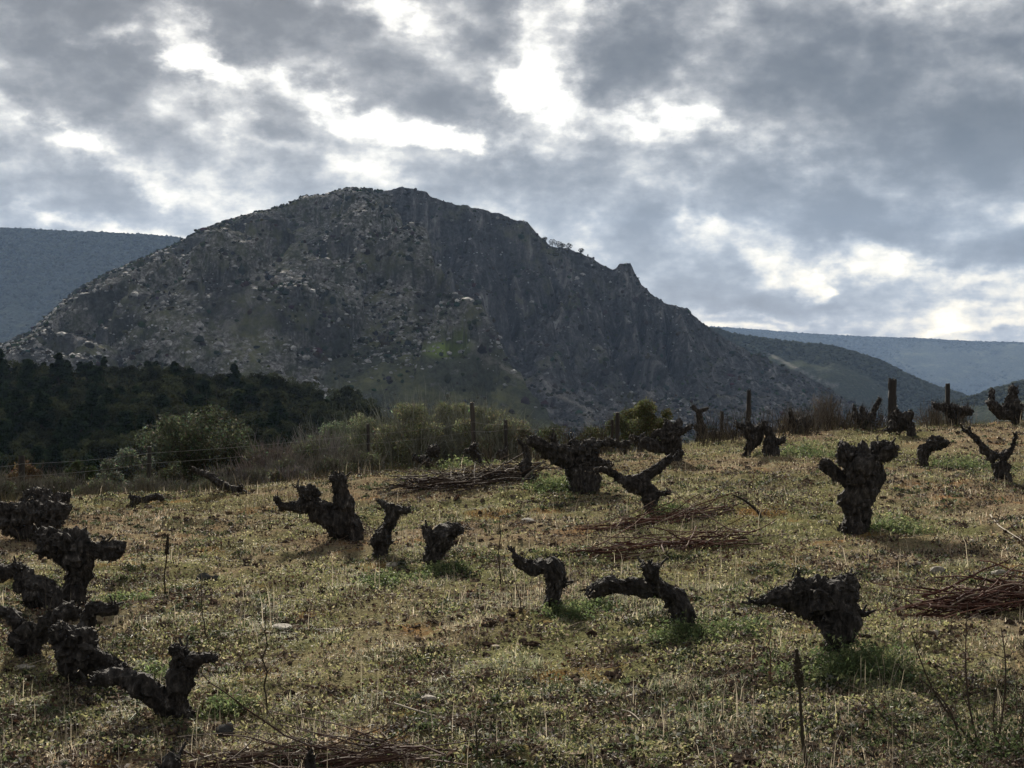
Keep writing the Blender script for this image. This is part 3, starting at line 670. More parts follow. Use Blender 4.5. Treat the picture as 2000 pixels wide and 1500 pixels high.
for i, (px, tp, hw, Y, lc, nl, tc, nt_, lb) in enumerate([
    (530, 850, 80, 25, (.05,.045,.03), 1400, (.095,.062,.052), 260, 'reddish bare bramble thicket right of the olive tree'),
    (620, 822, 88, 26, (.06,.06,.035), 1600, (.10,.075,.062), 240, 'brown twiggy thicket behind the leaning many-headed vine'),
    (450, 900, 60, 22, (.05,.045,.03), 1000, (.085,.06,.05), 220, 'low bramble in front of the olive tree'),
    (570, 905, 60, 21.5, (.05,.045,.03), 900, (.10,.07,.06), 240, 'low reddish bramble at the edge of the field, left of the tall brush'),
    (655, 802, 60, 34, (.075,.085,.05), 1800, (.09,.075,.055), 90, 'small round olive-green bush at the left end of the tall brush'),
    (725, 788, 78, 30, (.085,.085,.048), 2800, (.10,.085,.06), 200, 'leftmost clump of the tall grey-brown brush'),
    (800, 760, 82, 29, (.095,.09,.05), 3000, (.11,.09,.065), 220, 'second clump of the tall brush, above the small stake'),
    (870, 754, 84, 30, (.10,.098,.052), 3200, (.11,.09,.065), 220, 'tallest clump of the tall brush, left of the wooden post'),
    (945, 768, 80, 29, (.095,.09,.05), 2800, (.11,.09,.065), 200, 'clump of tall brush around the wooden post'),
    (992, 800, 62, 28, (.075,.07,.042), 1600, (.09,.075,.055), 140, 'low right end of the tall brush')]):
    shrub('brush', lb, 'bush', px, tp, hw, Y, tuple(q * f for q, f in zip(lc, (1.9, 2.1, 2.3))), int(nl * 4.6), .036, tuple(q * f for q, f in zip(tc, (1.35, 1.7, 1.95))), int(nt_ * 1.3), upright=.55, asp=.25, blobs=36, tr=.0085)
shrub('green_bush', 'yellow-green leafy bush above the crest in the middle of the field', 'bush', 1262, 758, 60, 38, (.095,.10,.045), 10000, .04, (.05,.045,.03), 60, blobs=34)
shrub('green_bush', 'lower green bush joined to the left of the yellow-green one', 'bush', 1210, 792, 52, 37, (.075,.082,.042), 6000, .04, (.05,.045,.03), 60, blobs=20)
shrub('green_bush', 'low green bush behind the big many-armed vine on the crest', 'bush', 1085, 812, 60, 33, (.055,.066,.03), 3500, .034, (.06,.05,.035), 80, blobs=12)
shrub('green_bush', 'low green bush left of the two thin posts', 'bush', 1155, 818, 50, 34, (.06,.07,.03), 2800, .034, (.06,.05,.035), 60)
shrub('bare_bush', 'leafless pointed bush rising between the vines on the right crest', 'bush', 1612, 762, 46, 27, (.10,.08,.055), 350, .02, (.11,.095,.08), 130, shape='cone')
shrub('bare_bush', 'leafless lower bush left of the pointed one', 'bush', 1560, 792, 48, 26.5, (.10,.085,.055), 350, .02, (.10,.09,.075), 240)
shrub('bare_bush', 'thin leafless bush behind the vine with upright arms', 'bush', 1668, 800, 42, 27, (.10,.085,.055), 150, .02, (.10,.09,.075), 160)
shrub('bare_bush', 'tangle of dry weeds on the crest under the forked vine', 'bush', 1400, 838, 50, 25, (.11,.09,.06), 350, .018, (.12,.10,.075), 200)
shrub('bare_bush', 'dry weeds on the crest at the far right', 'bush', 1835, 782, 60, 26.5, (.12,.10,.07), 200, .018, (.12,.10,.085), 130)

BELT = [(-30,905,'at the very left edge'),(45,925,'in front of the far left bush'),(115,915,'left of the small dark green bush'),(200,930,'under the pale bush'),(285,925,'at the foot of the thin post'),
        (345,930,'at the left foot of the olive tree'),(430,922,'at the right foot of the olive tree'),(505,905,'behind the long low vine'),(560,880,'among the reddish brambles'),(640,880,'behind the wide leaning vine'),(700,868,'at the foot of the leftmost tall brush')]
for i, (px, tp, lb) in enumerate(BELT):
    shrub('scrub', 'low grey-brown scrub clump at the field edge, ' + lb, 'bush', px, tp, 62, 20.5 + .5 * (i % 3) + i * .15, (.085,.095,.06), 4600, .024, (.12,.112,.095), 380, blobs=22, asp=.3, tr=.006, upright=.6)
# ------------------------------------------------------------------ posts and wires
def post(px, top, foot, Y, r, label, tilt=0.0, capped=False, name='wooden_post'):
    t = at(px, top, Y); zb = float(H(t[0], Y)) - .15; h = t[2] - zb
    nr, ns = 14, 14; th_ = np.arange(ns) * 2 * np.pi / ns; V = []
    for i in range(nr + 1):
        f = i / nr; rr_ = r * (1 + .10 * rng.normal(size=ns) * .5) * (1 if i < nr else .9)
        V.append(np.stack([np.cos(th_) * rr_ + tilt * f * h, np.sin(th_) * rr_, np.full(ns, f * h) + (rng.normal(size=ns) * r * .15 if i == nr else 0)], -1))
    V = np.concatenate(V); j = np.arange(ns)
    Fx = np.concatenate([np.stack([i * ns + j, i * ns + (j + 1) % ns, (i + 1) * ns + (j + 1) % ns, (i + 1) * ns + j], -1) for i in range(nr)])
    V = np.concatenate([V, [[tilt * h, 0, h]]]); cap = np.stack([nr * ns + j, nr * ns + (j + 1) % ns, np.full(ns, len(V) - 1)], -1)
    o = mk(name, V + np.array([t[0] - tilt * h, Y, zb]), [Fx, cap], POST, origin=(t[0] - tilt * h, Y, zb), mats=[POST, CUT] if capped else None,
           midx=np.concatenate([np.zeros(len(Fx)), np.ones(len(cap))]) if capped else None)
    tag(o, label, 'post'); return o
post(1743, 740, 805, 24.6, .072, 'thickest and tallest wooden post, standing behind a squat vine on the right crest')
post(1463, 762, 830, 25.5, .042, 'slim dark post rising behind a vine near the middle of the right crest', .02)
post(1851, 749, 800, 25.2, .042, 'slim post rising behind the spreading vine on the right crest')
post(1410, 803, 860, 26, .032, 'short thin post right of the forked vine on the crest')
post(922, 786, 870, 26, .042, 'grey post with a pale cut top standing in the tall brush', -.04, True)
post(1206, 806, 860, 27, .042, 'right one of two thin posts beside the yellow-green bush, with a pale top', 0, True)
post(1196, 820, 862, 27.2, .03, 'left one of two thin posts beside the yellow-green bush')
post(988, 820, 880, 27, .035, 'dark thin post at the right end of the tall brush')
post(292, 872, 950, 24, .035, 'thin dark post in front of the pale bush on the left', .02)
post(42, 890, 970, 22.5, .05, 'dark post at the far left behind the vines')
post(719, 828, 900, 26, .03, 'thin dark post in the leftmost clump of the tall brush')
post(854, 903, 940, 19.8, .022, 'short thin stake at the edge of the field below the tall brush', name='stake')
def wire(pts, label):
    G = Geo(); Pn = np.array([at(*p) for p in pts])
    for a, b in zip(Pn[:-1], Pn[1:]):
        n = 10
        mid = [a + (b - a) * i / n - np.array([0, 0, .03 * 4 * (i / n) * (1 - i / n)]) for i in range(n + 1)]
        for p, q in zip(mid[:-1], mid[1:]):
            V, Fx, k, _ = strands(p[None], (q - p)[None], np.array([np.linalg.norm(q - p)]), np.array([.0018]), 1, 0, 4, 0, 1); G.add(V, Fx)
    o = G.build('trellis_wire', WIRE, origin=Pn[0]); tag(o, label, 'wire')
wire([(-60, 936, 22.4), (42, 930, 22.4), (292, 905, 23.9), (719, 866, 25.9), (925, 842, 25.9), (988, 838, 26.9), (1196, 830, 27.1)], 'lower trellis wire strung between the thin posts behind the left vines')
wire([(-60, 912, 22.4), (42, 906, 22.4), (292, 885, 23.9), (719, 848, 25.9), (925, 824, 25.9), (988, 828, 26.9)], 'upper trellis wire strung between the thin posts behind the left vines')

# ------------------------------------------------------------------ old vines
def catmull(P, m):
    P = np.asarray(P, float)
    if len(P) == 2: t = np.linspace(0, 1, m)[:, None]; return P[0] * (1 - t) + P[1] * t
    Q = np.vstack([2 * P[0] - P[1], P, 2 * P[-1] - P[-2]]); out = []
    seg = len(P) - 1; per = max(2, m // seg)
    for i in range(seg):
        p0, p1, p2, p3 = Q[i:i + 4]
        for t in np.linspace(0, 1, per, endpoint=(i == seg - 1)):
            out.append(.5 * ((2 * p1) + (-p0 + p2) * t + (2 * p0 - 5 * p1 + 4 * p2 - p3) * t * t + (-p0 + 3 * p1 - 3 * p2 + p3) * t ** 3))
    return np.array(out)
def gnarl(G, pts, rads, seed, cap_cut=False):
    """one gnarled limb: pts (k,3) metres, rads (k,)"""
    P4 = np.column_stack([pts, rads]); ln = np.sum(np.linalg.norm(np.diff(pts, axis=0), axis=1)); rm = np.mean(rads)
    step = np.clip(rm * .16, .005, .02); m = int(np.clip(ln / step, 8, 110)); C = catmull(P4, m); C[:, 3] = np.clip(C[:, 3], min(rads) * .6, None)
    m = len(C); ns = 26 if rm > .04 else (18 if rm > .02 else 12)
    T = np.gradient(C[:, :3], axis=0); T /= np.linalg.norm(T, axis=1)[:, None] + 1e-9
    a = np.cross(T[0], [0, 1, .2]); a /= np.linalg.norm(a); fr = []
    for t in T:
        a = a - t * np.dot(a, t); a /= np.linalg.norm(a); fr.append((a.copy(), np.cross(t, a)))
    s = np.concatenate([[0], np.cumsum(np.linalg.norm(np.diff(C[:, :3], axis=0), axis=1))]); th_ = np.arange(ns) * 2 * np.pi / ns
    # rounded ends
    e = np.minimum(s / (C[:, 3] + 1e-6), (s[-1] - s) / (C[:, 3] * .8 + 1e-6)); endf = np.sqrt(np.clip(1 - (1 - np.clip(e, .0, 1)) ** 2, 0, 1)); endf[0] = .6
    V = np.empty((m, ns, 3))
    S_, TH = np.meshgrid(s, th_ + 0, indexing='ij'); tw = S_ * 4 + seed
    cx, cy = np.cos(TH + S_ * 2.5), np.sin(TH + S_ * 2.5); k = 1 / (rm * 2.2)
    low = fbm(cx * 1.1 + seed * 3.1, cy * 1.1, S_ * k * .9, 2)
    rid = 1 - 2 * np.abs(fbm(cx * 3.2 + seed, cy * 3.2, S_ * k * .55, 2))
    fin = fbm(cx * 7, cy * 7 + seed, S_ * k * 3.2, 2)
    swell = vnoise(s * k * 1.1 + seed * 9.3, 0 * s + .5)[:, None]
    rr_ = C[:, 3][:, None] * (.97 + .42 * low + .20 * rid + .30 * fin + .34 * swell) * (.25 + .75 * endf[:, None])
    for i in range(m):
        V[i] = C[i, :3] + fr[i][0] * (np.cos(th_) * rr_[i])[:, None] + fr[i][1] * (np.sin(th_) * rr_[i])[:, None]
    n0 = V.reshape(-1, 3); kf = 1 / (rm * 1.1 + .006); dn = rm * .30
    n0 = n0 + dn * np.stack([vnoise(n0[:, 0] * kf + seed + q, n0[:, 1] * kf, n0[:, 2] * kf + 3.3 * q) + .5 * vnoise(n0[:, 0] * kf * 2.7 + q, n0[:, 1] * kf * 2.7 + seed, n0[:, 2] * kf * 2.7) for q in (0.3, 11.7, 23.1)], -1)
    V = n0.reshape(m, ns, 3); j = np.arange(ns)
    Fx = np.concatenate([np.stack([i * ns + j, i * ns + (j + 1) % ns, (i + 1) * ns + (j + 1) % ns, (i + 1) * ns + j], -1) for i in range(m - 1)])
    Vc = np.vstack([n0, n0[:ns].mean(0), n0[-ns:].mean(0) + (C[-1, :3] - C[-2, :3]) * .3])
    c0 = np.stack([(j + 1) % ns, j, np.full(ns, len(n0))], -1); c1 = np.stack([(m - 1) * ns + j, (m - 1) * ns + (j + 1) % ns, np.full(ns, len(n0) + 1)], -1)
    G.add(Vc, [Fx, c0, c1])
    # peeling bark strips that break up the outline
    nf = int(np.clip(ln * rm * 11000, 10, 600)); ii = rng.integers(0, m, nf); jj = rng.integers(0, ns, nf)
    base = V[ii, jj]; nrm = base - C[ii, :3]; nrm /= np.linalg.norm(nrm, axis=1)[:, None] + 1e-9
    t = T[ii] * rng.choice([-1, 1], nf)[:, None] + .35 * rng.normal(size=(nf, 3)); side = np.cross(t, nrm); side /= np.linalg.norm(side, axis=1)[:, None] + 1e-9
    Lf = rng.uniform(.010, .045, nf)[:, None] * (1 if rm > .025 else .6); wf = rng.uniform(.002, .009, nf)[:, None]
    tip = base + t / np.linalg.norm(t, axis=1)[:, None] * Lf + nrm * Lf * rng.uniform(.05, .55, nf)[:, None]
    b0 = base - nrm * .003
    Vf = np.stack([b0 - side * wf, b0 + side * wf, tip + side * wf * .3, tip - side * wf * .3], 1).reshape(-1, 3)
    G.add(Vf, np.arange(nf * 4).reshape(-1, 4))
    return C, fr
def warts(G, C, rads, n, seed):
    V0, F0 = ICO3
    for q in range(n):
        i = rng.integers(1, len(C) - 1); rr_ = C[i, 3]; d = rng.normal(size=3); d /= np.linalg.norm(d)
        k = 1 + .38 * vnoise(V0[:, 0] * 2 + seed + q, V0[:, 1] * 2, V0[:, 2] * 2 + .5) + .22 * vnoise(V0[:, 0] * 6 + seed + q, V0[:, 1] * 6, V0[:, 2] * 3); G.add(V0 * k[:, None] * rr_ * rng.uniform(.25, .6) * rng.uniform(.7, 1.3, 3) + C[i, :3] + d * rr_ * .75, F0)
def knob(G, c, r, seed):
    V, Fx = ICO4; k = 1 + .16 * vnoise(V[:, 0] * 11 + seed, V[:, 1] * 11, V[:, 2] * 5) + .6 * fbm(V[:, 0] * 1.5 + seed, V[:, 1] * 1.5, V[:, 2] * 1.5, 3) + .28 * vnoise(V[:, 0] * 5 + seed, V[:, 1] * 5, V[:, 2] * 5)
    G.add(V * k[:, None] * r + c, Fx)
def stub(e, c, d, ln, r, seed):
    """short pruned spur with a pale cut end, a sub-part"""
    G = Geo(); d = d / np.linalg.norm(d)
    V, Fx, k, Pt = strands(c[None], d[None], np.array([ln]), np.array([r]), 4, .35, 7, -.3, .7)
    last = np.arange(len(V) - 7, len(V))[None]
    mats = [BARK, CUT]; return mk('spur', V, [Fx, last], BARK, e, mats=mats, midx=np.concatenate([np.zeros(len(Fx)), [1]]))
VN = 0
def vine(label, foot, limbs, Y=None, knobs=(), spurs=5, fat=.95, group='old pruned vines in the field', cat='vine'):
    """foot: pixel of the base; limbs: lists of (px, py, radius px[, depth m]); the first is the trunk"""
    global VN; VN += 1
    if Y is None: p = hit(*foot)
    else:
        u, _ = ray(*foot); p = np.array([u * Y, Y, float(H(u * Y, Y))])
    Yb = p[1]; e = empty('old_vine', p, label, cat, group); s = Yb / 2747
    ends = []
    for li, limb in enumerate(limbs):
        dep = rng.uniform(-.12, .12) if li else 0
        pts = []; rad = []
        for i, q in enumerate(limb):
            d = q[3] if len(q) > 3 else dep * (i / max(len(limb) - 1, 1)) + (rng.normal() * .012)
            w = at(q[0], q[1], Yb + d) - p
            pts.append(w); rad.append(q[2] * s * fat)
        pts = np.array(pts); rad = np.array(rad)
        if li == 0:
            low = pts[0].copy(); low[2] = min(low[2], 0) - .07
            pts = np.vstack([low, pts]); rad = np.concatenate([[rad[0] * 1.15], rad])
        G = Geo(); C_, _ = gnarl(G, pts, rad, VN * 1.7 + li * .6); warts(G, C_, rad, int(4 + len(limb) * 1.5), VN)
        if li == 0:
            for kx, ky, kr in knobs: knob(G, at(kx, ky, Yb + rng.uniform(-.04, .04)) - p, kr * s * fat, VN + kx)
        o = G.build('trunk' if li == 0 else 'arm', BARK, e, smooth=False)
        ends.append((o, pts, rad))
    for k in range(int(spurs * 1.35)):
        o, pts, rad = ends[(k % len(ends)) if len(ends) == 1 or k % len(ends) else -1]
        i = len(pts) - 1; c = pts[i] + rng.normal(size=3) * rad[i] * .5
        if rng.uniform() < .5: c = pts[i] * .6 + pts[i - 1] * .4 + np.array([0, 0, rad[i] * .7])
        d = np.array([rng.normal() * .9, rng.normal() * .6, .8]) + (pts[i] - pts[i - 1]) / (np.linalg.norm(pts[i] - pts[i - 1]) + 1e-6) * .8
        stub(o, c, d, rng.uniform(.025, .085), rng.uniform(.004, .010), k)
    return e

vine('tall thick vine with a flared head and a cut arm on its left side', (1672,1042),
     [[(1671,1035,29),(1675,1000,25),(1681,965,28),(1684,935,33),(1684,908,37),(1684,893,26)],
      [(1660,945,16),(1640,930,11),(1622,914,10),(1601,904,10)], [(1665,905,20),(1652,888,19),(1645,876,16)], [(1700,900,20),(1712,880,13),(1716,862,11)],
      [(1705,895,20),(1730,882,16),(1747,876,12)]], knobs=[(1684,908,33),(1652,888,19),(1728,880,19)], spurs=7)
vine('bulky triangular vine with a pointed wing to the left and a knobbly top, lower right', (1632,1280),
     [[(1632,1272,22),(1640,1235,31),(1636,1200,40),(1620,1170,42),(1600,1158,28)],
      [(1610,1185,34),(1575,1172,28),(1535,1166,19),(1505,1168,12),(1482,1178,4),(1464,1177,2.5)], [(1630,1170,28),(1650,1145,20),(1664,1136,14)],
      [(1575,1165,24),(1560,1142,16),(1555,1130,10)], [(1650,1195,20),(1672,1197,8),(1692,1199,4)]], knobs=[(1600,1162,34),(1652,1146,20),(1560,1160,20),(1635,1195,36)], spurs=10)
vine('arching vine whose long arm reaches left, with one stub on its back, lower middle', (1334,1232),
     [[(1336,1225,17),(1330,1195,22),(1316,1168,23),(1292,1150,20),(1262,1150,14),(1230,1146,15),(1196,1142,16),(1168,1149,13),(1146,1158,8)],
      [(1290,1155,14),(1278,1135,12),(1271,1114,13),(1270,1106,15)], [(1268,1108,7),(1254,1102,5)], [(1272,1108,7),(1288,1103,4)], [(1146,1156,4),(1152,1166,3)]], spurs=6)
vine('vine with a raised trunk-like arm to the left, left of the arching vine', (1076,1195),
     [[(1075,1190,12),(1079,1165,14),(1087,1138,17),(1080,1112,20),(1062,1098,16)],
      [(1068,1102,16),(1044,1110,15),(1022,1102,11),(1008,1090,7),(1000,1074,4)], [(1085,1115,14),(1098,1132,8),(1102,1145,5)]], spurs=5)
vine('low V-shaped vine in fresh green weeds, right of the pair in the middle', (846,1108),
     [[(845,1104,14),(846,1078,18),(866,1052,19),(884,1036,14),(893,1030,12)], [(846,1062,13),(836,1044,9),(832,1032,9)], [(875,1045,13),(860,1050,14)]], knobs=[(892,1034,13),(850,1070,18)], spurs=6)
vine('small vine with a narrow neck and two outstretched tips, middle left', (744,1086),
     [[(744,1082,13),(745,1055,18),(755,1030,12),(766,1010,10),(768,992,12)], [(766,994,9),(752,986,7),(738,979,4)], [(770,996,9),(785,997,8),(801,996,5)], [(752,1030,8),(772,1018,6)]], knobs=[(744,1055,19)], spurs=5)
vine('wide leaning vine with one thick upright arm and several heads, left of the centre', (686,1052),
     [[(688,1050,16),(676,1030,22),(645,1012,22),(615,992,20),(600,972,17)],
      [(680,1030,20),(673,990,15),(665,962,12),(660,938,13),(659,930,11)], [(600,985,16),(575,990,9),(552,986,8),(535,972,5)], [(602,970,12),(592,958,8),(582,950,5)],
      [(664,940,7),(676,932,5)], [(655,940,7),(647,931,5)], [(555,988,6),(545,996,5)]], knobs=[(605,965,16),(636,1002,20),(662,936,12)], spurs=9)
vine('big dark vine with arms spread both ways, behind the heap of cut canes', (1140,958),
     [[(1141,952,19),(1138,930,23),(1136,905,29),(1130,888,30)],
      [(1120,900,20),(1095,888,17),(1066,875,13),(1045,864,11),(1028,865,8)], [(1085,882,9),(1080,862,6),(1083,846,4)], [(1145,890,20),(1152,872,14),(1150,860,9)],
      [(1152,880,14),(1168,868,8),(1188,864,6),(1210,870,6),(1228,866,5)], [(1150,905,12),(1172,902,7),(1194,906,5)], [(1130,885,16),(1120,868,12),(1115,858,8)]], knobs=[(1135,890,24),(1105,882,14)], spurs=9)
vine('thin dark vine leaning beside the right end of the heap of cut canes', (1032,936), [[(1031,932,9),(1028,912,10),(1030,892,7),(1024,872,5),(1014,862,3)]], spurs=3)
vine('Y-shaped vine with a long arm rising to the right, in front of the crest', (1268,1004),
     [[(1269,1000,9),(1270,980,11),(1265,960,14),(1258,948,14)], [(1258,955,13),(1238,946,14),(1215,938,11),(1196,926,8),(1176,916,6),(1161,921,4)],
      [(1250,945,12),(1262,928,9),(1282,916,9),(1300,902,8),(1312,892,6)], [(1275,965,8),(1295,964,5),(1310,961,4)], [(1196,927,6),(1190,912,4)]], spurs=6)
vine('gnarled vine bending left with a tangled crown, behind the tip of the Y-shaped vine', (1316,905), 
     [[(1320,900,9),(1320,886,12),(1300,876,13),(1274,870,11),(1256,856,8)], [(1310,880,13),(1312,855,14),(1304,836,12),(1298,826,7)], [(1316,850,9),(1322,832,6),(1327,820,4)],
      [(1318,848,8),(1338,840,5),(1352,832,5)], [(1300,850,9),(1285,845,7),(1272,852,5)]], knobs=[(1308,848,17)], spurs=7)
vine('small low vine seen between the arms of the big dark vine and the Y-shaped one', (1222,892), [[(1219,890,6),(1220,878,8),(1225,868,6)],[(1222,870,5),(1234,862,4)]], spurs=2)
vine('slender forked vine on the crest, its two tips against the blue slope', (1371,868), [[(1372,864,9),(1369,842,9),(1366,820,6),(1366,804,5)], [(1366,806,5),(1358,799,4),(1352,791,2.5)], [(1366,804,5),(1374,801,3.5),(1383,796,2.5)],[(1368,838,7),(1356,832,5)]], Y=24.2, spurs=3)
vine('short stumpy vine just right of the slender forked one', (1394,872), [[(1394,868,7),(1392,852,8),(1396,840,5)]], Y=24.2, spurs=2)
vine('vine with a broad head in front of the slim dark post', (1458,890), [[(1458,888,7),(1465,870,10),(1476,855,13),(1468,842,15)], [(1460,842,9),(1448,832,6),(1438,829,5)], [(1465,838,7),(1463,824,4)], [(1478,842,8),(1488,834,5)]], knobs=[(1468,846,15)], spurs=6)
vine('bottle-shaped vine with a slanting tip, right of the vine with the slim post', (1508,890), [[(1508,886,13),(1506,868,12),(1503,850,8),(1499,838,7),(1488,824,4)], [(1508,862,7),(1522,862,6),(1534,854,5)]], spurs=4)
vine('dense vine with a small upright tip in front of the leafless bushes', (1567,864), [[(1566,862,6),(1562,848,11),(1560,836,13)], [(1556,836,8),(1548,820,6),(1543,803,4)], [(1570,835,9),(1586,826,6)], [(1560,828,8),(1570,816,4)]], Y=23.8, knobs=[(1563,836,14)], spurs=5)
vine('vine with three raised arms, left of the thickest post', (1692,862), [[(1692,858,8),(1696,842,10),(1691,828,14)], [(1684,822,9),(1672,812,7),(1670,802,4),(1667,795,3)], [(1690,820,8),(1685,806,6),(1684,793,3)], [(1698,820,10),(1706,806,6),(1711,792,5),(1721,778,2.5)]], Y=23.6, knobs=[(1691,826,15)], spurs=6)
vine('squat vine on two legs under the thickest post', (1779,852), [[(1780,850,7),(1776,836,9),(1766,824,14),(1752,820,14)], [(1750,826,12),(1738,838,8),(1732,842,6)], [(1772,818,9),(1781,805,6)], [(1755,812,9),(1752,800,6)]], knobs=[(1756,822,17),(1770,820,13)], spurs=4)
vine('vine spreading flat sideways in front of the slim right post', (1866,832), [[(1866,830,8),(1863,815,11),(1860,803,12)], [(1852,802,9),(1836,796,6),(1822,791,4)], [(1868,806,9),(1884,802,8),(1898,804,7)], [(1852,798,6),(1840,789,4)], [(1880,802,6),(1891,794,4)]], Y=24.2, knobs=[(1860,803,13)], spurs=6)
vine('tall vine with a thick upright arm at the right edge of the photo', (1984,838), [[(1984,834,8),(1984,818,11),(1978,800,13),(1976,778,10),(1976,752,5)], [(1975,806,11),(1955,806,11),(1940,795,9),(1931,780,6)], [(1940,792,7),(1937,775,6),(1937,760,5)], [(1985,800,8),(2000,792,6)], [(1976,770,6),(1988,764,4)]], Y=23.4, knobs=[(1960,805,14),(1982,806,13)], spurs=6)
vine('short hook-shaped vine bending over to the right, right of the tall thick vine', (1805,914), [[(1806,908,9),(1802,892,10),(1809,876,12),(1826,865,13),(1842,866,11),(1849,870,6)]], knobs=[(1830,866,14)], spurs=4)
vine('vine with two thin raised arms forming a V, near the right edge', (1960,942), [[(1961,936,14),(1957,915,15),(1948,898,14)], [(1944,898,11),(1924,880,7),(1908,858,5.5),(1893,846,4),(1880,838,2.5)], [(1894,846,3),(1893,833,2.5)], [(1952,896,11),(1968,885,8),(1979,868,5),(1986,846,3)]], spurs=5)
vine('dark vine head on a thin leg in front of the tall brush', (838,924), [[(836,922,4),(836,908,6),(840,894,8)], [(840,892,9),(848,880,10),(856,872,6)], [(834,896,8),(820,900,6),(806,892,5)]], Y=19.6, knobs=[(846,882,12)], spurs=4)
vine('slanting thin vine leaning left, right of the stake', (953,922), [[(953,918,6),(942,905,6),(931,893,6),(920,880,7)], [(922,880,6),(908,882,4)], [(920,876,6),(930,868,4)]], Y=19.4, spurs=3)
vine('long thin vine lying low towards the left, in front of the olive tree', (484,970), [[(484,968,6),(460,958,7),(438,950,8),(412,932,7),(390,922,5),(374,914,3)], [(460,958,5),(474,950,4)]], Y=17.4, spurs=3)
vine('very low small vine at the edge of the field, left part', (262,988), [[(260,986,6),(264,976,7),(282,976,6),(304,970,5),(320,976,4)], [(262,975,5),(252,968,3)]], Y=16.5, spurs=3)
vine('broad dark vine head at the left edge, farthest of the left cluster', (60,1058), [[(58,1054,20),(54,1030,26),(44,1010,28)], [(60,1015,22),(90,1004,18),(122,1000,12),(134,994,7)], [(35,1010,18),(12,996,12),(-10,990,9)], [(70,1000,14),(66,986,10)]], knobs=[(50,1012,32),(95,1012,22),(20,1020,20)], spurs=7, fat=1.13)
vine('tall vine of the left cluster, its thick arm ending in a knob', (146,1178), [[(146,1174,17),(152,1140,20),(155,1105,22),(140,1075,27)], [(150,1080,20),(180,1078,13),(210,1076,13),(232,1074,12)], [(130,1072,22),(105,1058,20),(86,1050,14),(70,1040,9)], [(165,1065,13),(160,1052,8)], [(196,1074,8),(204,1060,4)]], knobs=[(138,1070,30),(100,1062,22),(228,1074,14)], spurs=7, fat=1.13)
vine('vine of the left cluster whose arm runs off the left edge', (104,1190), [[(104,1186,20),(92,1168,24),(66,1148,22),(48,1140,17)], [(60,1140,16),(40,1118,11),(18,1117,11),(-12,1120,11)], [(48,1140,12),(34,1150,9)], [(40,1112,9),(34,1100,6)]], knobs=[(80,1160,24)], spurs=6, fat=1.13)
vine('vine at the left edge with one arm cut off by the photo edge', (56,1282), [[(57,1276,19),(52,1250,24),(36,1222,18)], [(38,1225,15),(22,1204,11),(0,1193,10),(-20,1190,9)], [(66,1240,17),(100,1215,15),(130,1196,14),(150,1192,13)], [(70,1245,15),(95,1240,10)]], knobs=[(50,1250,25)], spurs=5, fat=1.13)
vine('thin hooked vine bending right, between the left cluster and the grass', (172,1262), [[(168,1256,12),(168,1232,12),(172,1206,13),(184,1190,11),(206,1191,9),(230,1189,8)]], spurs=4, fat=1.13)
vine('thick vine lying towards the right, behind the front left vine', (152,1332), [[(153,1326,15),(148,1295,24),(146,1262,29),(130,1240,24)], [(155,1280,26),(190,1292,19),(225,1300,12),(252,1304,6)], [(125,1240,17),(112,1228,12)], [(160,1250,15),(172,1238,12)]], knobs=[(150,1262,32),(118,1240,18)], spurs=6, fat=1.13)
vine('front left vine with a tall knobbed upright arm and a long lying one', (350,1402), [[(351,1396,22),(352,1362,19),(352,1326,19),(356,1300,20),(352,1282,16)], [(345,1385,24),(310,1364,21),(262,1334,18),(222,1322,15),(192,1328,12),(172,1332,9)],
      [(360,1298,14),(385,1286,10),(406,1286,9),(424,1289,8)], [(350,1285,12),(344,1268,11)], [(362,1278,7),(362,1268,5)]], knobs=[(346,1272,14),(345,1385,26)], spurs=8)
vine('dark vine head directly behind the broad one at the left edge', (100,1010), [[(100,1006,14),(92,985,18),(70,972,16),(48,968,10)], [(92,985,14),(118,975,10),(136,968,6)], [(80,975,10),(76,960,6)]], Y=15.0, knobs=[(90,985,20)], spurs=6, fat=1.2)
vine('low dark vine on the crest, between the short stumpy one and the broad-headed one', (1434,872), [[(1434,868,7),(1430,854,8),(1422,846,8)], [(1428,850,6),(1438,842,4)]], Y=24.6, spurs=4)
vine('dark vine on the crest right of the leafless pointed bush', (1648,856), [[(1648,852,7),(1646,838,8),(1652,826,8)], [(1648,834,6),(1636,826,5),(1630,818,3)]], Y=24.4, spurs=4)
vine('vine half hidden behind the long arm of the Y-shaped vine', (1255,880), [[(1254,878,6),(1250,866,8),(1240,858,8)], [(1244,860,6),(1232,852,5)], [(1248,860,6),(1258,850,4)]], Y=21.8, spurs=4)
vine('small dark vine at the right end of the tall brush', (985,905), [[(985,902,6),(980,890,7),(972,882,7)], [(978,886,5),(990,878,4)]], Y=20.0, spurs=3)
vine('top of a low vine stump cut off by the bottom edge, left', (335,1520), [[(335,1512,16),(334,1494,18),(336,1482,12)], [(340,1488,9),(352,1474,5)]], Y=5.75, spurs=2)
vine('tip of a small stump in front of the bottom heap of canes', (607,1515), [[(607,1508,10),(607,1488,9),(606,1474,6)]], Y=5.7, spurs=1)

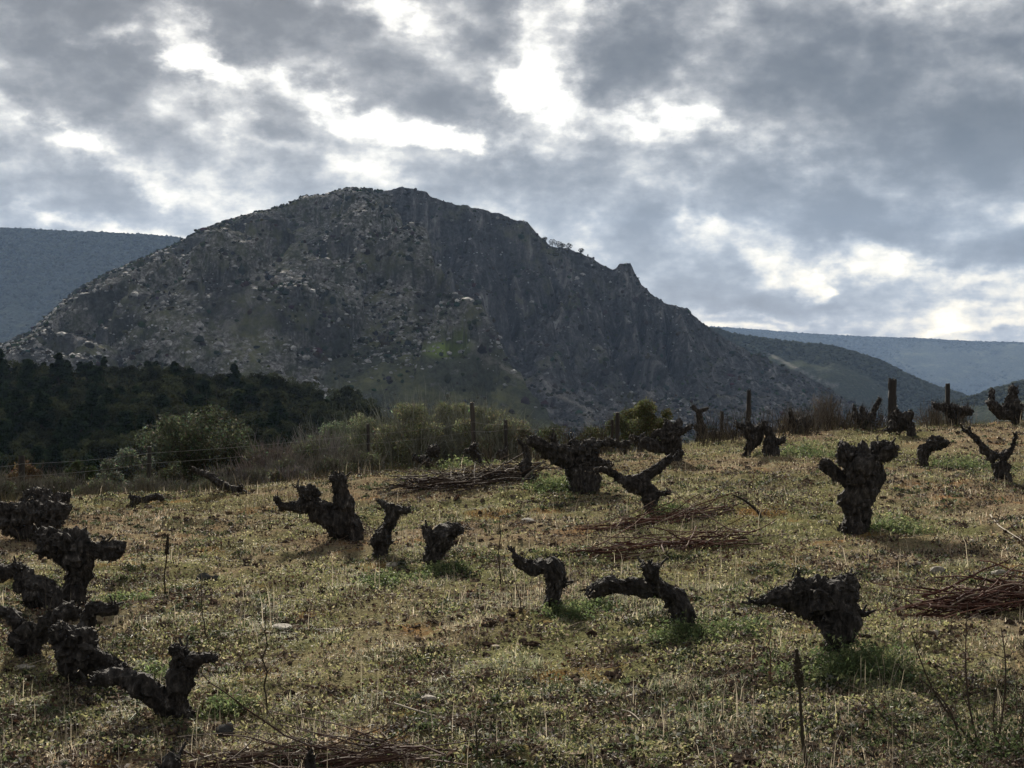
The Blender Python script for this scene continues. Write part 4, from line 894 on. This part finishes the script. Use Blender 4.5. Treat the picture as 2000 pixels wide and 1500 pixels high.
# ------------------------------------------------------------------ heaps of pruned canes
def heap(label, quad, n, Lr, r, hgt, ang, name='cane_heap', cols=((.085,.036,.028), (.15,.075,.055), (.26,.19,.15)), spread=.25, stray=4):
    """quad: pixel axis from (x0,y0) to (x1,y1) and half thickness in metres"""
    (x0, y0, x1, y1, half) = quad; a = hit(x0, y0); b = hit(x1, y1); ax = b - a; L0 = np.linalg.norm(ax); ax /= L0
    nrm = np.array([-ax[1], ax[0], 0]); t = rng.beta(1.6, 1.6, n); w = rng.normal(size=n) * half * .5 * np.sin(np.clip(t, .08, .92) * np.pi) ** .6
    C = a + ax * (t * L0)[:, None] + nrm * w[:, None]; D = ax[None] + nrm[None] * (rng.normal(size=n) * spread * 1.3)[:, None]; D[:, 2] = rng.normal(size=n) * .07
    k_ = n // 9; D[:k_] += nrm * rng.normal(size=k_)[:, None] * 1.0; D *= rng.choice([-1, 1], n)[:, None]; D /= np.linalg.norm(D, axis=1)[:, None]
    Ln = rng.uniform(*Lr, n) * .8; S = C - D * Ln[:, None] * .5
    S[:, 2] = H(S[:, 0], S[:, 1]) + .015 + hgt * rng.uniform(0, 1, n) ** 1.2 * np.exp(-(w / (half * .8)) ** 2)
    E = S + D * Ln[:, None]; E[:, 2] = np.maximum(E[:, 2], H(E[:, 0], E[:, 1]) + .012); D = E - S
    V, Fx, k, Pt = strands(S, D, Ln, r * rng.uniform(.5, 1.5, n), 10, .62, 5, 0, .5)
    c = np.asarray(cols)[rng.choice(3, n, p=[.5, .35, .15])] * rng.uniform(.5, 1.4, (n, 1)); Cc = np.repeat(c, k, 0)
    G = Geo(); G.add(V, Fx, Cc)
    m = n // 2; idx = rng.integers(0, n, m); kk = rng.integers(1, 6, m); D2 = D[idx] / np.linalg.norm(D[idx], axis=1)[:, None] + rng.normal(size=(m, 3)) * .4; D2[:, 2] = np.abs(D2[:, 2]) * .5
    V, Fx, k, _ = strands(Pt[idx, kk], D2, rng.uniform(.06, .25, m), r * .5 * rng.uniform(.6, 1.2, m), 4, .3, 4); G.add(V, Fx, np.repeat(c[idx], k, 0))
    V = np.concatenate(G.v); low = H(V[:, 0], V[:, 1]) - .01
    G.v = [np.column_stack([V[:, :2], np.maximum(V[:, 2], low)])]
    o = G.build(name, CANE, origin=tuple((a + b) / 2)); tag(o, label, 'cane heap', 'heaps of pruned vine canes'); return o
heap('long heap of grey and brown canes left of the big dark vine', (770, 968, 1060, 925, .42), 240, (.4, 1.2), .0075, .15, 0, cols=((.05,.032,.026), (.10,.07,.055), (.20,.16,.13)))
heap('upper of two thin bundles of reddish canes in the middle of the field', (1165, 1044, 1440, 998, .20), 90, (.4, 1.1), .006, .07, 0)
heap('lower of two thin bundles of reddish canes in the middle of the field', (1165, 1090, 1460, 1060, .18), 85, (.5, 1.2), .006, .09, 0)
heap('thick heap of red-brown canes at the right edge', (1830, 1205, 2120, 1165, .30), 170, (.4, 1.2), .0062, .12, 0, spread=.3)
heap('heap of pale-edged canes along the bottom edge, left', (400, 1500, 820, 1490, .10), 70, (.35, 1.0), .0045, .05, 0, cols=((.07,.038,.030), (.14,.09,.07), (.24,.19,.15)), spread=.35)

def cane(label, pts, r, col, name='cane', cat='cane', group=None, Y=None):
    """single curved stick through pixels (x, y[, height above ground is implied by depth Y])"""
    p0 = hit(pts[0][0], pts[0][1]) if Y is None else None; Yb = p0[1] if Y is None else Y
    C = catmull(np.array([np.append(at(a, b, Yb + (c[0] if c else 0)), rr2) for (a, b, *c), rr2 in zip(pts, np.linspace(r, r * .5, len(pts)))]), 16)
    G = Geo(); ns = 6; th_ = np.arange(ns) * 2 * np.pi / ns; V = []
    for i in range(len(C)):
        t = C[min(i + 1, len(C) - 1), :3] - C[max(i - 1, 0), :3]; t /= np.linalg.norm(t) + 1e-9; a = np.cross(t, [0, 1, .1]); a /= np.linalg.norm(a); b = np.cross(t, a)
        rr_ = C[i, 3] * (1 + .18 * np.sin(i * 2.1)); V.append(C[i, :3] + a * (np.cos(th_) * rr_)[:, None] + b * (np.sin(th_) * rr_)[:, None])
    V = np.concatenate(V); j = np.arange(ns)
    Fx = np.concatenate([np.stack([i * ns + j, i * ns + (j + 1) % ns, (i + 1) * ns + (j + 1) % ns, (i + 1) * ns + j], -1) for i in range(len(C) - 1)])
    G.add(V, Fx, col); o = G.build(name, CANE, origin=tuple(C[0, :3])); return tag(o, label, cat, group)
DK, PALE, RED = (.035,.028,.025), (.34,.30,.24), (.13,.06,.045)
def lie(label, pts, r, col, name='cane'):              # lying on the ground: every point on the surface
    Pn = np.array([np.append(hit(a, b), rr2) for (a, b), rr2 in zip(pts, np.linspace(r, r * .6, len(pts)))]); Pn[:, 2] += r * 1.4 + .012
    C = catmull(Pn, 16); ns = 6; th_ = np.arange(ns) * 2 * np.pi / ns; V = []
    for i in range(len(C)):
        t = C[min(i + 1, len(C) - 1), :3] - C[max(i - 1, 0), :3]; t /= np.linalg.norm(t) + 1e-9; a = np.cross(t, [0, .1, 1]); a /= np.linalg.norm(a); b = np.cross(t, a)
        V.append(C[i, :3] + a * (np.cos(th_) * C[i, 3])[:, None] + b * (np.sin(th_) * C[i, 3])[:, None])
    V = np.concatenate(V); j = np.arange(ns)
    Fx = np.concatenate([np.stack([i * ns + j, i * ns + (j + 1) % ns, (i + 1) * ns + (j + 1) % ns, (i + 1) * ns + j], -1) for i in range(len(C) - 1)])
    o = Geo().add(V, Fx, col).build(name, CANE, origin=tuple(C[0, :3])); return tag(o, label, 'cane')
cane('dark bent stick poking up from the ground right of the reddish canes', [(1488,1018),(1482,1002),(1468,988),(1450,975),(1431,966)], .016, DK, 'bent_stick', 'stick')
cane('thick grey stick leaning against the long heap towards the big dark vine', [(1018,942),(1034,925),(1050,912),(1064,900)], .018, (.16,.14,.12), 'leaning_stick', 'stick')
lie('pale curved cane in the grass above the front left vine', [(262,1218),(285,1236),(306,1250),(332,1258)], .005, PALE)
lie('pale thin cane lying near the bottom, left of the centre', [(770,1382),(820,1398),(868,1412),(918,1424)], .005, PALE)
lie('short pale cane lying in the grass near the bottom centre', [(1214,1394),(1232,1400),(1252,1416)], .004, PALE)
lie('dark cane lying along the bottom between the heap and the reddish soil', [(820,1452),(860,1444),(905,1440)], .005, (.2,.12,.09))
lie('forked pale cane on top of the bottom heap', [(368,1500),(430,1484),(500,1478),(560,1470)], .007, PALE)
lie('pale cane pointing down out of the bottom heap', [(478,1462),(488,1480),(496,1498)], .006, PALE)
lie('dark cane lying on the ground left of the right heap of canes', [(1768,1226),(1810,1224),(1846,1214),(1880,1204)], .006, RED)
lie('thin cane looping out of the top of the right heap of canes', [(1838,1135),(1870,1124),(1910,1126),(1950,1134)], .005, RED)
lie('pale cane lying in the stony ground near the right edge', [(1934,1010),(1950,1030),(1972,1045),(1995,1060)], .006, PALE)

# ------------------------------------------------------------------ dry stalks and weeds
def stalk(label, foot, top, r, seedhead=0, col=(.05,.042,.030), lean=0.0, br=0, name='dry_stalk', Y=None):
    p = hit(*foot) if Y is None else np.array([ray(*foot)[0] * Y, Y, float(H(ray(*foot)[0] * Y, Y))])
    t = at(top[0], top[1], p[1] + lean); e = empty(name, p, label, 'stalk', 'dry weed stalks standing in the field')
    d = t - p; h = np.linalg.norm(d); rng2 = np.random.default_rng(int(foot[0]))
    C = [np.array([0, 0, -.02]) + (d + [0, 0, .02]) * f + np.array([rng2.normal() * .006 * (0 < f < 1), 0, 0]) for f in np.linspace(0, 1, 9)]
    G = Geo()
    for i in range(8):
        V, Fx, k, _ = strands(C[i][None], (C[i + 1] - C[i])[None], np.array([np.linalg.norm(C[i + 1] - C[i])]), np.array([r * (1 - .06 * i)]), 1, 0, 5, 0, .94); G.add(V, Fx, col)
    if br:
        idx = rng2.integers(2, 8, br); S = np.array([C[i] for i in idx]); a = rng2.uniform(0, 6.28, br)
        V, Fx, k, _ = strands(S, np.stack([np.cos(a) * .7, np.sin(a) * .7, np.ones(br)], -1), rng2.uniform(.08, .25, br) * h, np.full(br, r * .5), 3, .2, 3); G.add(V, Fx, col)
    G.build('stem', TWIG, e)
    if seedhead:
        G = Geo(); n = int(170 * seedhead); f = rng2.uniform(1 - .34 * seedhead, 1.0, n); ang = rng2.uniform(0, 6.28, n)
        q = d[None] * f[:, None]; rad = r * 1.5 * np.clip(1.25 - (f - (1 - .34 * seedhead)) / (.34 * seedhead), .1, 1)
        Pn = q + np.stack([np.cos(ang) * rad, np.sin(ang) * rad, 0 * f], -1); V, Fx, _ = scatter_lumps(Pn, r * np.clip(1.5 - (f - (1 - .34 * seedhead)) / (.34 * seedhead), .45, 1) * rng.uniform(.5, 1.1, n), .3, ICO1); G.add(V, Fx, np.asarray(col) * .8); G.build('seed_head', TWIG, e)
    return e
stalk('tall dark mullein stalk with a thick seed head, bottom right', (1574,1497), (1556,1268), .0085, .9)
stalk('dark stalk with a spindle-shaped seed head, left of the front vine cluster grass', (321,1160), (328,1042), .0075, 1.0)
stalk('thin dark stalk with a small tuft half way up, in the left half', (522,1385), (518,1182), .005, 0, br=5)
stalk('thin stalk below the two dark clods on the left', (405,1262), (392,1140), .005, 0, br=2)
stalk('thin stalk at the bottom edge left of the reddish soil', (930,1496), (934,1402), .005, 0, br=4)
stalk('thin upright stalk left of the raised-arm vine', (978,1140), (976,1012), .0055, 0, br=5)
stalk('thin pale-brown stalk beside the upright one left of the raised-arm vine', (984,1135), (990,1050), .004, 0, col=(.14,.11,.07))
stalk('leaning thin stalk under the raised arm of its vine', (1024,1225), (1004,1120), .004, 0)
stalk('thin stalk in front of the bare orange soil, left of the arching vine', (1177,1250), (1176,1205), .004, 0)
stalk('thin stalk between the long heap and the V-shaped vine', (1046,1060), (1043,1018), .005, 0)
stalk('thin reddish stalk right of the bulky triangular vine', (1506,1345), (1504,1230), .004, 0, col=(.1,.06,.04))
stalk('short stalk with a twig at the lower left corner', (120,1490), (136,1455), .005, 0, br=3)
stalk('thin stalk left of the bottom left stump', (242,1462), (232,1425), .004, 0, br=2)
stalk('thin leaning cane shoot right of the big dark vine roots near the right edge', (1925,1130), (1908,1042), .004, 0, col=(.3,.24,.17))
# brier at the lower right corner
def brier(label, foot, tops, r=.006):
    p = hit(*foot); e = empty('brier', p, label, 'shrub'); 
    for i, (fx, fy, tx, ty, dd) in enumerate(tops):
        f = hit(fx, fy) - p; t = at(tx, ty, p[1] + dd) - p; G = Geo(); L0 = np.linalg.norm(t - f); n = 10
        sag = np.array([.03, 0, .03]) * (1 if i % 2 else -1)
        C = [f + (t - f) * k / n + sag * np.sin(np.pi * k / n) for k in range(n + 1)]
        for k in range(n):
            V, Fx, q, _ = strands(C[k][None], (C[k + 1] - C[k])[None], np.array([np.linalg.norm(C[k + 1] - C[k])]), np.array([r * (1 - .07 * k)]), 1, 0, 5, 0, .93); G.add(V, Fx, (.055, .042, .032))
        m = 14; idx = rng.integers(2, n, m); V, Fx, q, _ = strands(np.array([C[k] for k in idx]), np.column_stack([rng.normal(size=(m, 2)), rng.uniform(.3, 1, m)]), rng.uniform(.03, .12, m), np.full(m, r * .35), 3, .3, 3); G.add(V, Fx, (.055, .042, .032))
        G.build('stem', TWIG, e)
    P_ = blob_pts(1100, np.array([.12, 0, .06]), np.array([.42, .25, .12]), .1); P_[:, 2] = np.abs(P_[:, 2]) - .02; V, Fx = leaves(P_, rng.uniform(.006, .016, 1100), .5)
    c = np.array([.035,.05,.022]) * rng.uniform(.5, 2.2, (1100, 1)); Geo().add(V, Fx, np.repeat(c, 4, 0)).build('foliage', LEAF, e)
brier('dark brier with long bare shoots in the lower right corner', (1900,1470), [(1905,1455,1780,1235,.1),(1880,1470,1795,1325,0),(1915,1470,1890,1180,.2),(1945,1470,1955,1225,.1),(1960,1475,1950,1330,0),(1985,1470,1998,1250,.1),(1870,1480,1700,1370,-.05),(1990,1480,1990,1390,0)])

TUFTC = [(.11,.15,.06), (.17,.19,.09), (.07,.10,.045)]
def tuft(label, px, py, w, h, n=500, kind='weed', Y=None):
    p = hit(px, py); S = rng.normal(size=(n, 3)) * np.array([w * .42, w * .42, 0]); S[:, 2] = H(p[0] + S[:, 0], p[1] + S[:, 1]) - p[2] - .01
    D = np.column_stack([rng.normal(size=(n, 2)) * .75, np.full(n, 1.)]); Ln = h * 1.35 * rng.uniform(.35, 1.15, n) * np.exp(-(S[:, 0] ** 2 + S[:, 1] ** 2) / (w * w) * .8)
    V, Fx, k, Pt = strands(S, D, Ln, np.full(n, .0015), 4, .5, 3, .5)
    c = np.array(TUFTC)[rng.integers(0, 3, n)] * rng.uniform(.6, 1.4, (n, 1)); e = empty('weed_tuft', p, label, 'weed', 'green weed tufts under the vines')
    G = Geo().add(V, Fx, np.repeat(c * .8, k, 0)); m = n * 6; idx = rng.integers(0, n, m); kk = rng.integers(1, 5, m)
    V, Fx = leaves(Pt[idx, kk] + rng.normal(size=(m, 3)) * .008, rng.uniform(.004, .012, m) * (1 + p[1] / 20), .4); G.add(V, Fx, np.repeat(c[idx] * rng.uniform(.7, 1.5, (m, 1)), 4, 0))
    G.build('leaves', BLADE, e)
for a in [('large dark-green feathery weed at the foot of the bulky triangular vine', 1680, 1318, .36, .17, 900), ('green weeds left of the mullein seed head', 1530, 1330, .2, .08, 350),
          ('dense green weed at the foot of the arching vine', 1345, 1250, .26, .12, 600), ('green weeds spreading right of the arching vine', 1440, 1235, .26, .08, 450),
          ('bright green weed at the foot of the raised-arm vine', 1100, 1200, .24, .08, 450), ('bright green weed under the long arm of the arching vine', 1160, 1185, .2, .07, 350),
          ('bright green weed at the foot of the V-shaped vine', 868, 1118, .26, .10, 500), ('lush pale-green weed around the white stone', 765, 1135, .3, .08, 450),
          ('dark green weed right of the tall thick vine', 1735, 1038, .32, .13, 550), ('yellow-green weed left of the big dark vine', 1085, 955, .40, .2, 500),
          ('yellow-green weed between the stems of the V-tipped crest vines', 1570, 890, .5, .2, 400), ('yellow-green weed right of the hook-shaped vine', 1868, 912, .5, .16, 400),
          ('yellow-green weed right of the foot of the Y-shaped vine', 1308, 1002, .26, .12, 260), ('bright green weed left of the upright arm of the front left vine', 305, 1320, .18, .06, 300),
          ('bright green weed right of the foot of the front left vine', 440, 1380, .2, .06, 350), ('pale-green weed right of the hooked thin vine', 240, 1170, .25, .06, 250),
          ('yellow-green weeds on the bank below the tall brush', 905, 912, .6, .16, 400)]:
    tuft(*a)

# ------------------------------------------------------------------ loose stones and clods
def stone(label, px, py, r, flat=.6, seed=1, name='stone'):
    p = hit(px, py); V, Fx = ICO3
    k = 1 + .5 * fbm(V[:, 0] * .9 + seed, V[:, 1] * .9, V[:, 2] * .9, 3); Vx = V * k[:, None] * np.array([1.2, .9, flat]) * r; Vx[:, 2] += r * flat * .45
    o = mk(name, Vx + p, Fx, STONE if name == 'stone' else CLOD, origin=p, color=None if name == 'stone' else np.full((len(Vx), 3), .05)); tag(o, label, 'stone' if name == 'stone' else 'clod'); return o
for i, a in enumerate([('pale knobbly stone right of the bulky triangular vine, left of the right heap', 1830, 1120, .045, .9), ('white stone in the green weed below the small two-tipped vine', 770, 1108, .05, .5),
          ('pale stone against the top of the right heap of canes', 1948, 1128, .05, .7), ('flat white stone at the bottom edge near the centre', 1290, 1490, .035, .4), ('small white stone just above the flat one at the bottom edge', 1320, 1469, .022, .5),
          ('flat pale stone on the ground below the big feathery weed', 1676, 1386, .045, .35), ('greenish stone right of the long heap of canes', 1030, 1024, .075, .6), ('flat stone in the field on the left below the wide leaning vine', 415, 1212, .05, .3),
          ('small white stone near the tall thick vine, to its left', 1612, 1022, .04, .5), ('pale flat stone right of the greenish tussock on the left', 552, 1228, .06, .3), ('small pale stone at the bottom left', 182, 1484, .022, .6),
          ('pale pebble left of the bottom centre cane', 836, 1366, .03, .5), ('flat pale stone at the lower left corner of the field', 50, 1305, .05, .3)]):
    stone(*a, seed=i * 2.3)
for i, a in enumerate([('dark upturned clod above the thin stalk on the left', 398, 1136, .055, .8), ('second dark clod touching the upturned one on the left', 422, 1135, .04, .7), ('dark clod right of the long curved pale cane', 735, 1226, .03, .8),
                       ('dark clod near the bottom heap of canes', 440, 1432, .04, .8), ('dark clod at the left end of the long heap of canes', 763, 960, .05, .8)]):
    stone(*a, seed=i * 3.1 + 40, name='clod')

def field_pts(n, y0=4.3, y1=29, pw=1.0, ua=.64):
    n = int(n * 1.39)
    t = rng.uniform(0, 1, n); Y = y0 * (y1 / y0) ** t if pw == 1 else (y0 ** (1 - pw) + t * (y1 ** (1 - pw) - y0 ** (1 - pw))) ** (1 / (1 - pw))
    u = rng.uniform(-ua, ua, n); return u * Y, Y
# clods and small stones (uncountable)
x, y = field_pts(2600); ok = rng.uniform(0, 1, len(x)) < sstep(.02, .2, fbm(x / .8, y / .8, 63, 2)); x, y = x[ok], y[ok]
S = rng.uniform(.015, .042, len(x)); V, Fx, cc = scatter_lumps(np.stack([x, y, H(x, y) + micro(x, y) + S * .12], -1), S, .3, ICO2, (1.1, 1, .6), np.array([[.05,.036,.028]]) * rng.uniform(.6, 1.6, (len(x), 1)))
tag(mk('turned_clods', V, Fx, CLOD, color=cc), kind='stuff')
x, y = field_pts(26000); ok = rng.uniform(0, 1, len(x)) < .25 + .75 * (fbm(x / .6, y / .6, 3, 2) > 0.02); x, y = x[ok], y[ok]
S = np.clip(rng.lognormal(-5.0, .5, len(x)), .003, .024) * (1 + y / 40); c = np.array([[.055,.042,.033]]) * rng.uniform(.5, 2.2, (len(x), 1)); pale = rng.uniform(0, 1, len(x)) < .06; c[pale] = np.array([.36,.32,.26]) * rng.uniform(.6, 1.2, (pale.sum(), 1))
V, Fx, cc = scatter_lumps(np.stack([x, y, H(x, y) + micro(x, y) + S * .35 + .006], -1), S, .2, ICO1, (1.1, 1, .65), c)
tag(mk('clods_and_pebbles', V, Fx, CLOD, color=cc), kind='stuff')
# grass blades
def blades(name, n, hr, wr, palette, dens, y1=29, lean=1.0, seedz=0, curl=.5):
    x, y = field_pts(n, y1=y1); n = len(x); g_ = dens(x, y) * (.12 + .88 * tufty(x, y)); ok = rng.uniform(0, 1, n) < g_; x, y = x[ok], y[ok]; n = len(x)
    # clumped offsets
    x = x + rng.normal(size=n) * .01; z = H(x, y) + micro(x, y) - .004
    a = rng.uniform(0, 6.28, n); h = rng.uniform(*hr, n) * np.clip(.9 + 1.1 * vnoise(x / .18, y / .2, 4.2) + .5 * vnoise(x / .7, y / .7, 2.2), .25, 2.2); w = rng.uniform(*wr, n) * (.8 + y / 14)
    ln = np.abs(rng.normal(size=n)) * lean; dir_ = np.stack([np.cos(a), np.sin(a), 0 * a], -1); fa = rng.uniform(0, 6.28, n); sd = np.stack([np.cos(fa), np.sin(fa), 0 * a], -1)
    B = np.stack([x, y, z], -1); up = np.array([0, 0, 1.]); M1 = B + (up + dir_ * ln[:, None] * .5) * (h * .55)[:, None]; Tp = B + up * (h / (1 + ln * curl))[:, None] + dir_ * (ln * h)[:, None]
    V = np.stack([B - sd * w[:, None], B + sd * w[:, None], M1 + sd * w[:, None] * .7, M1 - sd * w[:, None] * .7, Tp], 1).reshape(-1, 3); i = np.arange(n)[:, None] * 5
    pal = np.asarray(palette); pal = (pal * .60 + pal.mean(1, keepdims=True) * .40) * 1.42; c = pal[rng.integers(0, len(pal), n)] * rng.uniform(.5, 1.5, (n, 1))
    o = mk(name, V, [i + np.array([0, 1, 2, 3]), i + np.array([3, 2, 4])], BLADE, color=np.repeat(c, 5, 0)); tag(o, kind='stuff')
gr = lambda x, y: np.clip(.14 + .7 * green_field(x, y) + .8 * green_boost(x, y), 0, 1)
blades('green_grass', 380000, (.012, .042), (.0012, .0024), [(.15,.155,.065), (.20,.19,.085), (.11,.12,.055), (.27,.24,.11)], gr)
blades('bright_grass', 110000, (.015, .05), (.0011, .0022), [(.15,.195,.075), (.20,.23,.10), (.11,.145,.06)], lambda x, y: np.clip(green_boost(x, y) * .9, 0, 1))
blades('dry_grass', 300000, (.012, .045), (.0009, .0018), [(.36,.28,.155), (.50,.42,.28), (.26,.18,.095), (.17,.12,.075), (.34,.20,.085)], lambda x, y: np.clip(.75 - .62 * green_field(x, y) + .45 * fbm(x / .9, y / 1.1, 71, 2), .08, 1), lean=.9)
blades('tall_dry_grass', 26000, (.06, .20), (.0009, .0016), [(.28,.23,.14), (.14,.11,.07), (.06,.05,.035), (.05,.04,.03)], lambda x, y: np.clip(.3 + fbm(x / 2, y / 2, 9, 2), .05, 1), lean=.25)
# low leafy ground cover
x, y = field_pts(420000); g_ = gr(x, y) * (.08 + .92 * sstep(-.15, .2, fbm(x / .22, y / .28, 33.3, 3))); ok = rng.uniform(0, 1, len(x)) < g_; x, y = x[ok], y[ok]; n = len(x)
V, Fx = leaves(np.stack([x, y, H(x, y) + micro(x, y) + .008 + rng.uniform(0, .030, n) * (1 + vnoise(x / .2, y / .2, 8.8))], -1), rng.uniform(.004, .011, n) * (1 + y / 30), .45)
pal = np.array([(.13,.135,.055), (.18,.175,.085), (.085,.10,.05), (.24,.22,.13), (.16,.13,.10)]) * 1.4; c = pal[rng.integers(0, 5, n)] * rng.uniform(.55, 1.5, (n, 1))
tag(mk('ground_cover', V, Fx, BLADE, color=np.repeat(c, 4, 0)), kind='stuff')
# dark rosettes of weeds and drifts of dead leaves that stand out of the turf
cx_, cy_ = field_pts(7600); ok = fbm(cx_ / 1.1, cy_ / 1.3, 51, 3) > -.12; cx_, cy_ = cx_[ok], cy_[ok]; m_ = len(cx_); per = 34
rad_ = rng.uniform(.02, .075, m_); ii = np.repeat(np.arange(m_), per); n = len(ii)
x = cx_[ii] + rng.normal(size=n) * rad_[ii] * .8; y = cy_[ii] + rng.normal(size=n) * rad_[ii] * .6; hh = np.exp(-((x - cx_[ii]) ** 2 + (y - cy_[ii]) ** 2) / (rad_[ii] ** 2))
V, Fx = leaves(np.stack([x, y, H(x, y) + micro(x, y) + .006 + hh * rad_[ii] * rng.uniform(.1, .8, n)], -1), rng.uniform(.006, .015, n) * (1 + y / 40), .5)
pal = np.array([(.035,.028,.024), (.028,.038,.018), (.055,.042,.034), (.045,.06,.028), (.07,.085,.04)])[rng.integers(0, 5, m_)]; c = pal[ii] * rng.uniform(.5, 1.7, (n, 1)) + .02 * (rng.uniform(0, 1, (n, 1)) < .12) * 6
tag(mk('weed_rosettes', V, Fx, BLADE, color=np.repeat(c, 4, 0)), kind='stuff')
# dead leaves and bits of bark
x, y = field_pts(240000); ok = rng.uniform(0, 1, len(x)) < .2 + .8 * sstep(0, .25, fbm(x / .5, y / .6, 21, 3)); x, y = x[ok], y[ok]; n = len(x); V, Fx = leaves(np.stack([x, y, H(x, y) + micro(x, y) + .010 + rng.uniform(0, .02, n)], -1), rng.uniform(.004, .013, n) * (1 + y / 30), .6)
pal = np.array([(.10,.075,.055), (.05,.04,.033), (.17,.13,.10), (.24,.20,.15), (.09,.045,.03)]); c = pal[rng.integers(0, 5, n)] * rng.uniform(.6, 1.3, (n, 1))
tag(mk('dead_leaves', V, Fx, LITTER, color=np.repeat(c, 4, 0)), kind='stuff')
# twig litter
x, y = field_pts(7000); n = len(x); a = rng.uniform(0, 6.28, n)
V, Fx, k, _ = strands(np.stack([x, y, H(x, y) + micro(x, y) + .014], -1), np.stack([np.cos(a), np.sin(a) * .8, rng.normal(size=n) * .12], -1), rng.uniform(.04, .2, n), rng.uniform(.001, .003, n), 4, .4, 3)
c = pal[rng.integers(0, 5, n)] * rng.uniform(.6, 2.0, (n, 1)); tag(mk('twig_litter', V, Fx, TWIG, color=np.repeat(c, k, 0)), kind='stuff')
n = 2600; u = rng.uniform(.20, .46, n); y = 4.6 + rng.uniform(0, 1, n) ** 1.3 * 2.6; ok = rng.uniform(0, 1, n) < np.clip(1.2 - (y - 4.6) / 2.6 - .6 * (u < .27), 0, 1); u, y = u[ok], y[ok]; x = u * y; n = len(x)
V, Fx, k, Pt_ = strands(np.stack([x, y, H(x, y)], -1), np.column_stack([rng.normal(size=(n, 2)) * .7, np.full(n, .9)]), rng.uniform(.06, .26, n), np.full(n, .0016), 6, .8, 3, .5)
c = np.array([(.06,.045,.035), (.14,.11,.08), (.05,.06,.03), (.28,.24,.18)])[rng.integers(0, 4, n)]; G = Geo().add(V, Fx, np.repeat(c, k, 0))
V, Fx = leaves(Pt_[:, 2:6].reshape(-1, 3), rng.uniform(.004, .011, n * 4), .5); G.add(V, Fx, np.repeat(np.array([(.05,.065,.028)]) * rng.uniform(.5, 2, (n * 4, 1)), 4, 0))
tag(G.build('weed_tangle', BLADE), kind='stuff')
# low weeds along the far edge of the field
x, y = field_pts(26000, 11, 27); ok = (np.abs(y - crest(x / y) - 1) < 2.5) | ((y > 11) & (y < crest(x / y) + 1) & (rng.uniform(0, 1, len(x)) < .3 * tufty(x / 3, y / 3))); x, y = x[ok], y[ok]; n = len(x)
V, Fx, k, _ = strands(np.stack([x, y, H(x, y) - .01], -1), np.column_stack([rng.normal(size=(n, 2)) * .35, np.ones(n)]), rng.uniform(.06, .22, n), np.full(n, .0022), 4, .4, 3)
c = np.array([(.20,.16,.10), (.11,.085,.06), (.12,.13,.06)])[rng.integers(0, 3, n)] * rng.uniform(.6, 1.4, (n, 1)); tag(mk('edge_weeds', V, Fx, TWIG, color=np.repeat(c, k, 0)), kind='stuff')

n = 2600; u = rng.uniform(-.02, .40, n); y = crest(u) + rng.uniform(.2, 3.0, n); cl = fbm(u * 22, 0 * u + 3.3, 0, 2) > -.1; u, y = u[cl], y[cl]; x = u * y; n = len(x)
V, Fx, k, Pt_ = strands(np.stack([x, y, H(x, y)], -1), np.column_stack([rng.normal(size=(n, 2)) * .22, np.ones(n)]), rng.uniform(.15, .62, n), np.full(n, .005), 6, .45, 3)
c = np.array([(.06,.048,.04), (.10,.085,.065), (.03,.025,.02)])[rng.integers(0, 3, n)]; tag(mk('dry_shoots', V, Fx, TWIG, color=np.repeat(c, k, 0)), kind='stuff')

# ------------------------------------------------------------------ haze
hm = bpy.data.materials.new('haze_air'); nt = nodes_of(hm)
pv = N(nt, 'ShaderNodeVolumePrincipled'); pv.inputs['Color'].default_value = (.42, .62, 1, 1); pv.inputs['Density'].default_value = .000039; pv.inputs['Anisotropy'].default_value = .2
o_ = N(nt, 'ShaderNodeOutputMaterial'); L(nt, pv.outputs[0], o_.inputs['Volume'])
b0 = np.array([(x, y, z) for z in (-185., 560.) for x, y in ((-3400., -700.), (3400., -700.), (3400., 5900.), (-3400., 5900.))])
hz = mk('haze', b0, np.array([[3,2,1,0],[4,5,6,7],[0,1,5,4],[1,2,6,5],[2,3,7,6],[3,0,4,7]]), hm); hz['kind'] = 'stuff'
